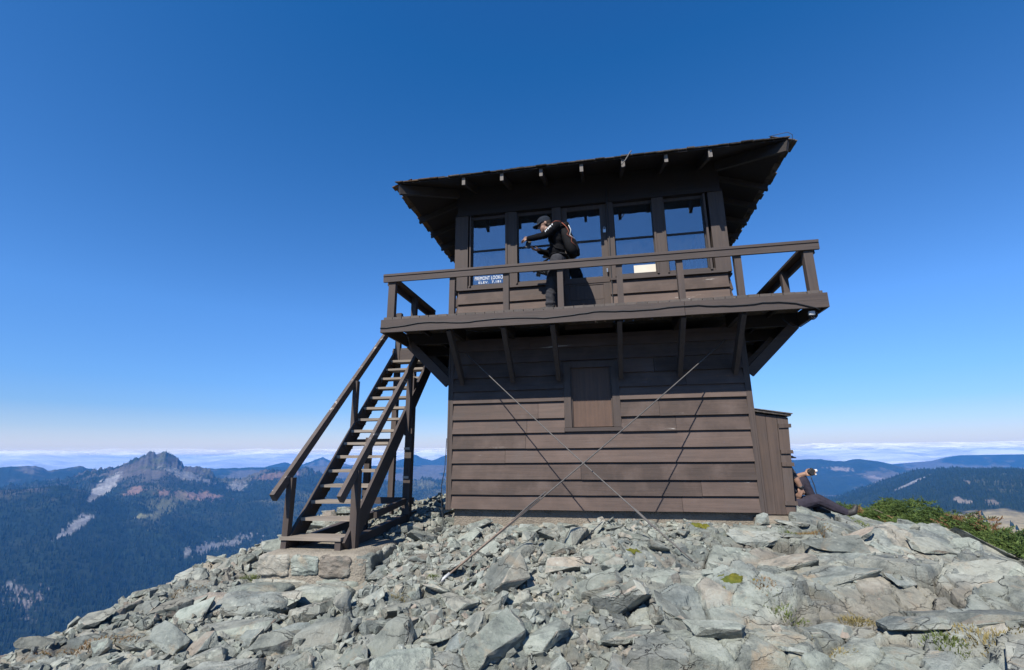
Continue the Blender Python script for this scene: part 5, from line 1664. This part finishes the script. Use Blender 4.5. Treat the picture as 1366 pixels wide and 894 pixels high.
# --- the hiker sitting on the ground behind the shed
p2 = empty('person', (2.68, .5, -.07), 'person in dark trousers sitting on the rocks behind the shed, one leg stretched out', 'person')
b = Body()
head(b, (2.615, .49, .695), (.95, .05, -.20), p2, True, True, .085)
b.limb([(2.575, .50, .54), (2.605, .495, .63)], [.060, .054], 0)
b.ell((2.60, .50, .38), (.110, .165, .19), 1, (0, -.10, 0)); b.ell((2.59, .50, .50), (.085, .180, .070), 1); b.ell((2.63, .50, .18), (.12, .16, .14), 1)
b.ell((2.66, .50, .06), (.125, .175, .105), 2)
b.limb([(2.62, .345, .53), (2.675, .335, .43)], [.062, .052], 1)
b.limb([(2.665, .335, .45), (2.705, .325, .38), (2.745, .33, .285)], [.046, .042, .030], 0)
b.limb([(2.61, .665, .52), (2.70, .68, .38)], [.060, .050], 1)
b.limb([(2.69, .68, .40), (2.74, .64, .395), (2.895, .555, .455)], [.046, .042, .030], 0)
b.limb([(2.68, .42, .055), (2.96, .40, .125), (3.27, .385, -.035)], [.098, .075, .050], 2)
b.limb([(2.68, .59, .07), (2.875, .60, .375), (3.00, .60, .02)], [.098, .074, .055], 2)
b.limb([(3.27, .385, -.045), (3.365, .38, -.025), (3.40, .38, .04)], [.048, .040, .030], 3)
b.limb([(2.99, .60, -.01), (3.14, .60, -.045)], [.045, .036], 3)
b.hand((2.745, .33, .285), (-.35, .02, -.95), (.2, .9, 0), 1, 0, .55)
b.hand((2.895, .555, .455), (.95, -.15, .12), (-.1, -.85, .5), -1, 0, .8)
b.build('body', p2, [M_SKIN, M_SHIRT, M_NAVY, M_BOOT], .0075, (1, 2))
m = MB(); m.tube([(2.738, .33, .305), (2.748, .33, .278)], [.038, .037], 12); m.build('watch', M_CABLE, p2, smooth=True)
cm = empty('handheld_camera', (2.99, .53, .47), 'small black and white handheld camera with hanging strap, held by the seated person', 'camera')
m = MB(); m.bar((2.95, .53, .455), (3.01, .525, .515), .075, .060, (0, 1, 0)); m.build('camera_body', M_CABLE, cm, bevel=.006)
m = MB(); m.tube([(3.005, .52, .485), (3.03, .515, .500), (3.05, .51, .505)], [.018, .024, .016], 10); m.tube([(3.015, .51, .455), (3.03, .51, .445)], [.016, .012], 8); m.build('white_grip', M_WHITE, cm, smooth=True)
m = MB(); m.tube([(2.955, .52, .455), (2.965, .515, .38), (2.985, .51, .30), (2.99, .51, .22), (3.0, .51, .16)], .006, 5); m.build('strap', M_CABLE, cm, smooth=True)

# ------------------------------------------------------------------ low conifers, grass and moss
def leafmat(name, stops, rough=.75):
    n = N(name); isl = n.island(); p = n.pos()
    a = n.noise(p, 1.6, 3, .6)
    c = n.ramp(n.math('ADD', n.math('MULTIPLY', isl, .6), n.math('MULTIPLY', n.rng(a, .3, .7), .4)), stops)
    m = n.bsdf(c, rough, None, .25)
    n.b.inputs['Subsurface Weight'].default_value = 0.0
    return m
M_FIR = leafmat('fir_needles', [(0, (0.022, 0.044, 0.013)), (.5, (0.058, 0.095, 0.022)), (1, (0.123, 0.164, 0.041))])
M_DEADFIR = leafmat('rusty_fir_needles', [(0, (0.115, 0.061, 0.025)), (1, (0.216, 0.122, 0.061))])
M_BARK = m_plain('grey_brown_bark', (.12, .10, .085), .9, bscale=60)

def sprigs(pts, dirs, sizes):
    """each sprig: a bottle-brush of narrow needle blades round a short stem"""
    V = []; F = []; b = 0
    for p, d, s in zip(pts, dirs, sizes):
        d, a, c = quat_axes(d, (.2, .1, 1) if abs(d[2]) < .9 else (1, 0, 0))
        for i in range(15):
            t = i/15; q = i*2.4+random.random()
            o = Vector(p)+d*(s*t)
            nd = (d*.75+(a*math.cos(q)+c*math.sin(q))*(.9-.45*t)).normalized()
            L = s*(.42-.16*t); w = s*.045
            sd = nd.cross(d).normalized()*w if nd.cross(d).length > 1e-4 else a*w
            V += [o-sd, o+sd, o+nd*L+sd*.5, o+nd*L-sd*.5]; F.append((b, b+1, b+2, b+3)); b += 4
    return np.array([v[:] for v in V]), np.array(F)

# outline of the mat: centre line with half width and height
LINE = [(5.15, 4.8, .55, .16), (5.30, 4.0, .75, .34), (5.35, 3.1, .85, .44), (5.25, 2.1, .85, .44), (5.10, 1.2, .80, .42), (4.95, .3, .75, .40), (4.80, -.6, .70, .36), (4.72, -1.5, .65, .30), (4.72, -2.5, .5, .25)]
def mat_profile(x, y):
    L = np.array(LINE); yy = np.clip(y, L[-1, 1], L[0, 1])
    cx = np.interp(-yy, -L[:, 1], L[:, 0]); hw = np.interp(-yy, -L[:, 1], L[:, 2]); hh = np.interp(-yy, -L[:, 1], L[:, 3])
    q = (x-cx)/hw
    return hh*math.sqrt(max(0, 1-q*q)) if abs(q) < 1 else 0.0
fir = empty('conifer_shrub', (5.1, 1.2, gz(5.1, 1.2)), 'low wind-pressed mat of green conifer spreading over the rocky brink beyond the shed', 'shrub')
pts = []; dirs = []; szs = []; pd = []; dd = []; sd_ = []
while len(pts) < 9000:
    x = random.uniform(4.0, 6.2); y = random.uniform(-3.0, 5.2)
    h = mat_profile(x, y)
    if h <= .02: continue
    lumps = .5+.5*math.sin(x*5.1+1.3*math.sin(y*3))*math.sin(y*4.3+1.1*math.sin(x*4))+float(fbm(np.array([x*3.]), np.array([y*3.]), 3, 71)[0])*.6
    if lumps < .12 and random.random() < .6: continue
    top = h*(.62+.38*lumps); z = gz(x, y)+top*(1-random.random()**2.2*.9)
    e = .15
    gx = (mat_profile(x+e, y)-mat_profile(x-e, y))/(2*e)
    d = Vector((-gx*.8+random.gauss(0, .6), random.gauss(0, .6)-.15, random.uniform(-.05, .5)))
    dead = fbm(np.array([x*1.9]), np.array([y*1.9]), 3, 88)[0] > .26 and random.random() < .3
    if dead: pd.append((x, y, z)); dd.append(d); sd_.append(random.uniform(.08, .15))
    else: pts.append((x, y, z)); dirs.append(d); szs.append(random.uniform(.07, .14))
V, F = sprigs(pts, dirs, szs)
link('foliage', tri_mesh('foliage', V, F, M_FIR), fir)
V, F = sprigs(pd, dd, sd_)
tag(link('foliage', tri_mesh('foliage', V, F, M_DEADFIR), fir), 'rust-brown wind-burnt needles')
for i in range(16):
    x = random.uniform(4.7, 5.4); y = random.uniform(-2.2, 4.4); z = gz(x, y)
    m = MB(); a = random.uniform(0, 6.28); q = Vector((x, y, z-.03)); pp_ = [q]
    for k in range(4): q = q+Vector((math.cos(a)*.12, math.sin(a)*.12, .06)); a += random.gauss(0, .4); pp_.append(q)
    m.tube(pp_, [.016, .013, .010, .007, .004], 5); m.build('branch', M_BARK, fir, smooth=True)
def sapling(x, y, h, lab):
    z = gz(x, y)+.15
    t = empty('fir_sapling', (x, y, z), lab, 'sapling')
    m = MB(); m.tube([(x, y, z), (x+.01, y, z+h*.6), (x, y, z+h)], [.012, .008, .003], 5); m.build('stem', M_BARK, t, smooth=True)
    P = []; D = []; S = []
    for i in range(46):
        f = random.random(); a = random.random()*6.28
        P.append((x, y, z+h*f)); D.append(Vector((math.cos(a), math.sin(a), .5+f))); S.append(.11*(1.1-f)+.035)
    V, F = sprigs(P, D, S); link('foliage', tri_mesh('foliage', V, F, M_FIR), t)
sapling(5.35, 1.75, .56, 'single upright fir tip rising above the low conifer mat')
tw = empty('dead_bush', (5.28, .62, gz(5.28, .62)+.2), 'small reddish dry bush among the green conifer mat', 'bush')
P = []; D = []; S = []
for i in range(70):
    a = random.random()*6.28; r = random.random()**.5*.20
    P.append((5.28+r*math.cos(a), .62+r*math.sin(a), gz(5.28, .62)+.30+.16*random.random()*(1-r/.3))); D.append(Vector((math.cos(a)*.6, math.sin(a)*.6, 1))); S.append(random.uniform(.08, .14))
V, F = sprigs(P, D, S); link('twig', tri_mesh('twig', V, F, M_DEADFIR), tw)

M_GRASS_Y = leafmat('dry_grass_blades', [(0, (0.115, 0.094, 0.036)), (.5, (0.194, 0.158, 0.065)), (1, (0.259, 0.223, 0.108))])
M_GRASS_G = leafmat('green_grass_blades', [(0, (0.043, 0.065, 0.014)), (.5, (0.094, 0.122, 0.029)), (1, (0.173, 0.180, 0.058))])
M_GRASS_R = leafmat('rusty_grass_blades', [(0, (0.101, 0.050, 0.022)), (.5, (0.180, 0.108, 0.043)), (1, (0.144, 0.158, 0.058))])
M_MOSS = leafmat('yellow_green_moss', [(0, (.16, .15, .015)), (.6, (.30, .27, .030)), (1, (.38, .33, .06))])
def tuft(x, y, rx, ry, hgt, n, mat, lab, yaw=0., name='grass_tuft', cat='grass'):
    V = []; F = []; b = 0; z0 = gz(x, y)
    for i in range(n):
        a = random.random()*6.28; r = random.random()**.6
        px, py = r*rx*math.cos(a), r*ry*math.sin(a)
        c, s = math.cos(yaw), math.sin(yaw)
        X, Y = x+px*c-py*s, y+px*s+py*c
        z = gz(X, Y)-.01
        h = .68*hgt*random.uniform(.4, 1.15)*(1-.5*r); w = random.uniform(.0025, .005)
        ld = Vector((px*c-py*s, px*s+py*c, 0)); ld = ld.normalized()*random.uniform(.0, .9)+Vector((random.gauss(0, .35), random.gauss(0, .35), 0)) if ld.length > 1e-5 else Vector((.2, 0, 0))
        sa = random.random()*6.28; sd = Vector((math.cos(sa), math.sin(sa), 0))*w
        p0 = Vector((X, Y, z)); p1 = p0+ld*h*.35+Vector((0, 0, h*.6)); p2 = p0+ld*h*.95+Vector((0, 0, h*.85))
        V += [p0-sd, p0+sd, p1+sd*.7, p1-sd*.7, p2]; F += [(b, b+1, b+2, b+2), (b, b+2, b+3, b+3), (b+3, b+2, b+4, b+4)]; b += 5
    me = bpy.data.meshes.new(name); me.from_pydata([v[:] for v in V], [], [tuple(dict.fromkeys(f)) for f in F]); me.materials.append(mat)
    o = bpy.data.objects.new(name, me); COL.objects.link(o)
    o.location = (0, 0, 0)
    return tag(o, lab, cat)
tuft(1.38, -2.98, .15, .13, .075, 420, M_GRASS_G, 'yellow-green grass tuft in a joint of the bedrock near the large moss cushion')
tuft(1.30, -2.78, .10, .08, .06, 200, M_GRASS_R, 'reddish dry grass creeping along the crack above the large moss cushion')
tuft(1.82, -3.02, .12, .10, .11, 340, M_GRASS_Y, 'upright straw-coloured grass tuft standing alone between two grey slabs')
tuft(2.05, -3.55, .10, .16, .09, 380, M_GRASS_G, 'green grass growing below the overhanging weathered slab')
tuft(2.30, -3.50, .22, .20, .10, 520, M_GRASS_Y, 'widest patch of straw grass beside the overhanging weathered slab')
tuft(1.45, -3.62, .14, .05, .05, 220, M_GRASS_Y, 'thin dry grass lining the joint under the pale flake of rock')
tuft(2.40, -.85, .20, .10, .085, 420, M_GRASS_R, 'rusty orange tuft of grass at the concrete step of the shed')
tuft(2.15, -.80, .10, .07, .07, 200, M_GRASS_G, 'small green tuft in front of the shed corner')
tuft(3.22, -.15, .10, .30, .08, 300, M_GRASS_G, 'green strip of grass in the cleft near the seated person')
tuft(3.45, -.55, .10, .10, .06, 200, M_GRASS_R, 'brown dry tuft on the pale rocks between the shed and the conifer mat')
tuft(-1.25, -2.22, .14, .10, .10, 420, M_GRASS_G, 'green leafy tuft between rocks by the lower end of the tan anchor rod')
tuft(-1.55, -2.30, .07, .06, .07, 160, M_GRASS_G, 'tiny green tuft beside the leafy tuft in the rubble')
tuft(-1.68, -2.76, .10, .05, .06, 180, M_GRASS_Y, 'yellowish tuft squeezed between two leaning slabs in the rubble')
tuft(-3.92, -3.52, .42, .20, .07, 1100, M_GRASS_R, 'large brown grassy mat on the slope nearest the forested valley', .6)
tuft(-4.25, -2.30, .22, .10, .06, 380, M_GRASS_R, 'brown grass strip at the brink beyond the stair footing', .9)
tuft(-3.95, -1.75, .12, .08, .10, 260, M_GRASS_G, 'green tuft at the outer end of the stair footing')
tuft(-3.0, .4, .3, .2, .12, 420, M_GRASS_Y, 'dry yellow grass growing under the stair')

def moss(x, y, rx, ry, h, lab, yaw=0., seed=0):
    k = 26; V = []; F = []
    c, s = math.cos(yaw), math.sin(yaw)
    for i in range(k):
        for j in range(k):
            u = -1+2*i/(k-1); v = -1+2*j/(k-1)
            rr = math.sqrt(u*u+v*v); ed = .95+.75*float(fbm(np.array([u*2+seed]), np.array([v*2.]), 3, seed)[0])
            px, py = u*rx, v*ry
            X, Y = x+px*c-py*s, y+px*s+py*c
            t = max(0, 1-(rr/ed)**2)
            V.append((X, Y, gz(X, Y)-.02+(h+.02)*t**.6*(t > 0)+.007*float(fbm(np.array([X*40]), np.array([Y*40]), 2, seed+3)[0])*(t > 0)))
    for i in range(k-1):
        for j in range(k-1): F.append((i*k+j, (i+1)*k+j, (i+1)*k+j+1, i*k+j+1))
    m = MB(); m.add(V, F)
    t = m.build('moss_cushion', M_MOSSPAD, smooth=True)
    return tag(t, lab, 'moss')
def m_mosspad():
    n = N('moss_pad'); p = n.pos(); a = n.noise(p, 30, 5, .7); bb = n.noise(p, 5, 3)
    c = n.ramp(a, [(.3, (.065, .065, .012)), (.6, (.145, .135, .022)), (.8, (.21, .19, .05))])
    c = n.mix(n.rng(bb, .45, .65), c, (.07, .09, .02))
    return n.bsdf(c, .95, n.bump(a, 1.0, .02), .1)
M_MOSSPAD = m_mosspad()
moss(1.11, -2.73, .15, .06, .022, 'yellow-green moss cushion on the bedrock, largest of all', .25, 1)
moss(.39, -1.97, .09, .06, .03, 'olive moss patch beside the grey slab under the cabin window', 0, 2)
moss(.13, -1.80, .12, .05, .025, 'pale olive moss streak between slabs below the boarded window', .2, 3)
moss(1.20, -.86, .10, .05, .03, 'dark green moss in the hollow near the pinkish slab at the wall', 0, 4)
moss(-.28, -2.62, .05, .05, .02, 'tiny moss dot on the grit near the tan brown slab', 0, 5)
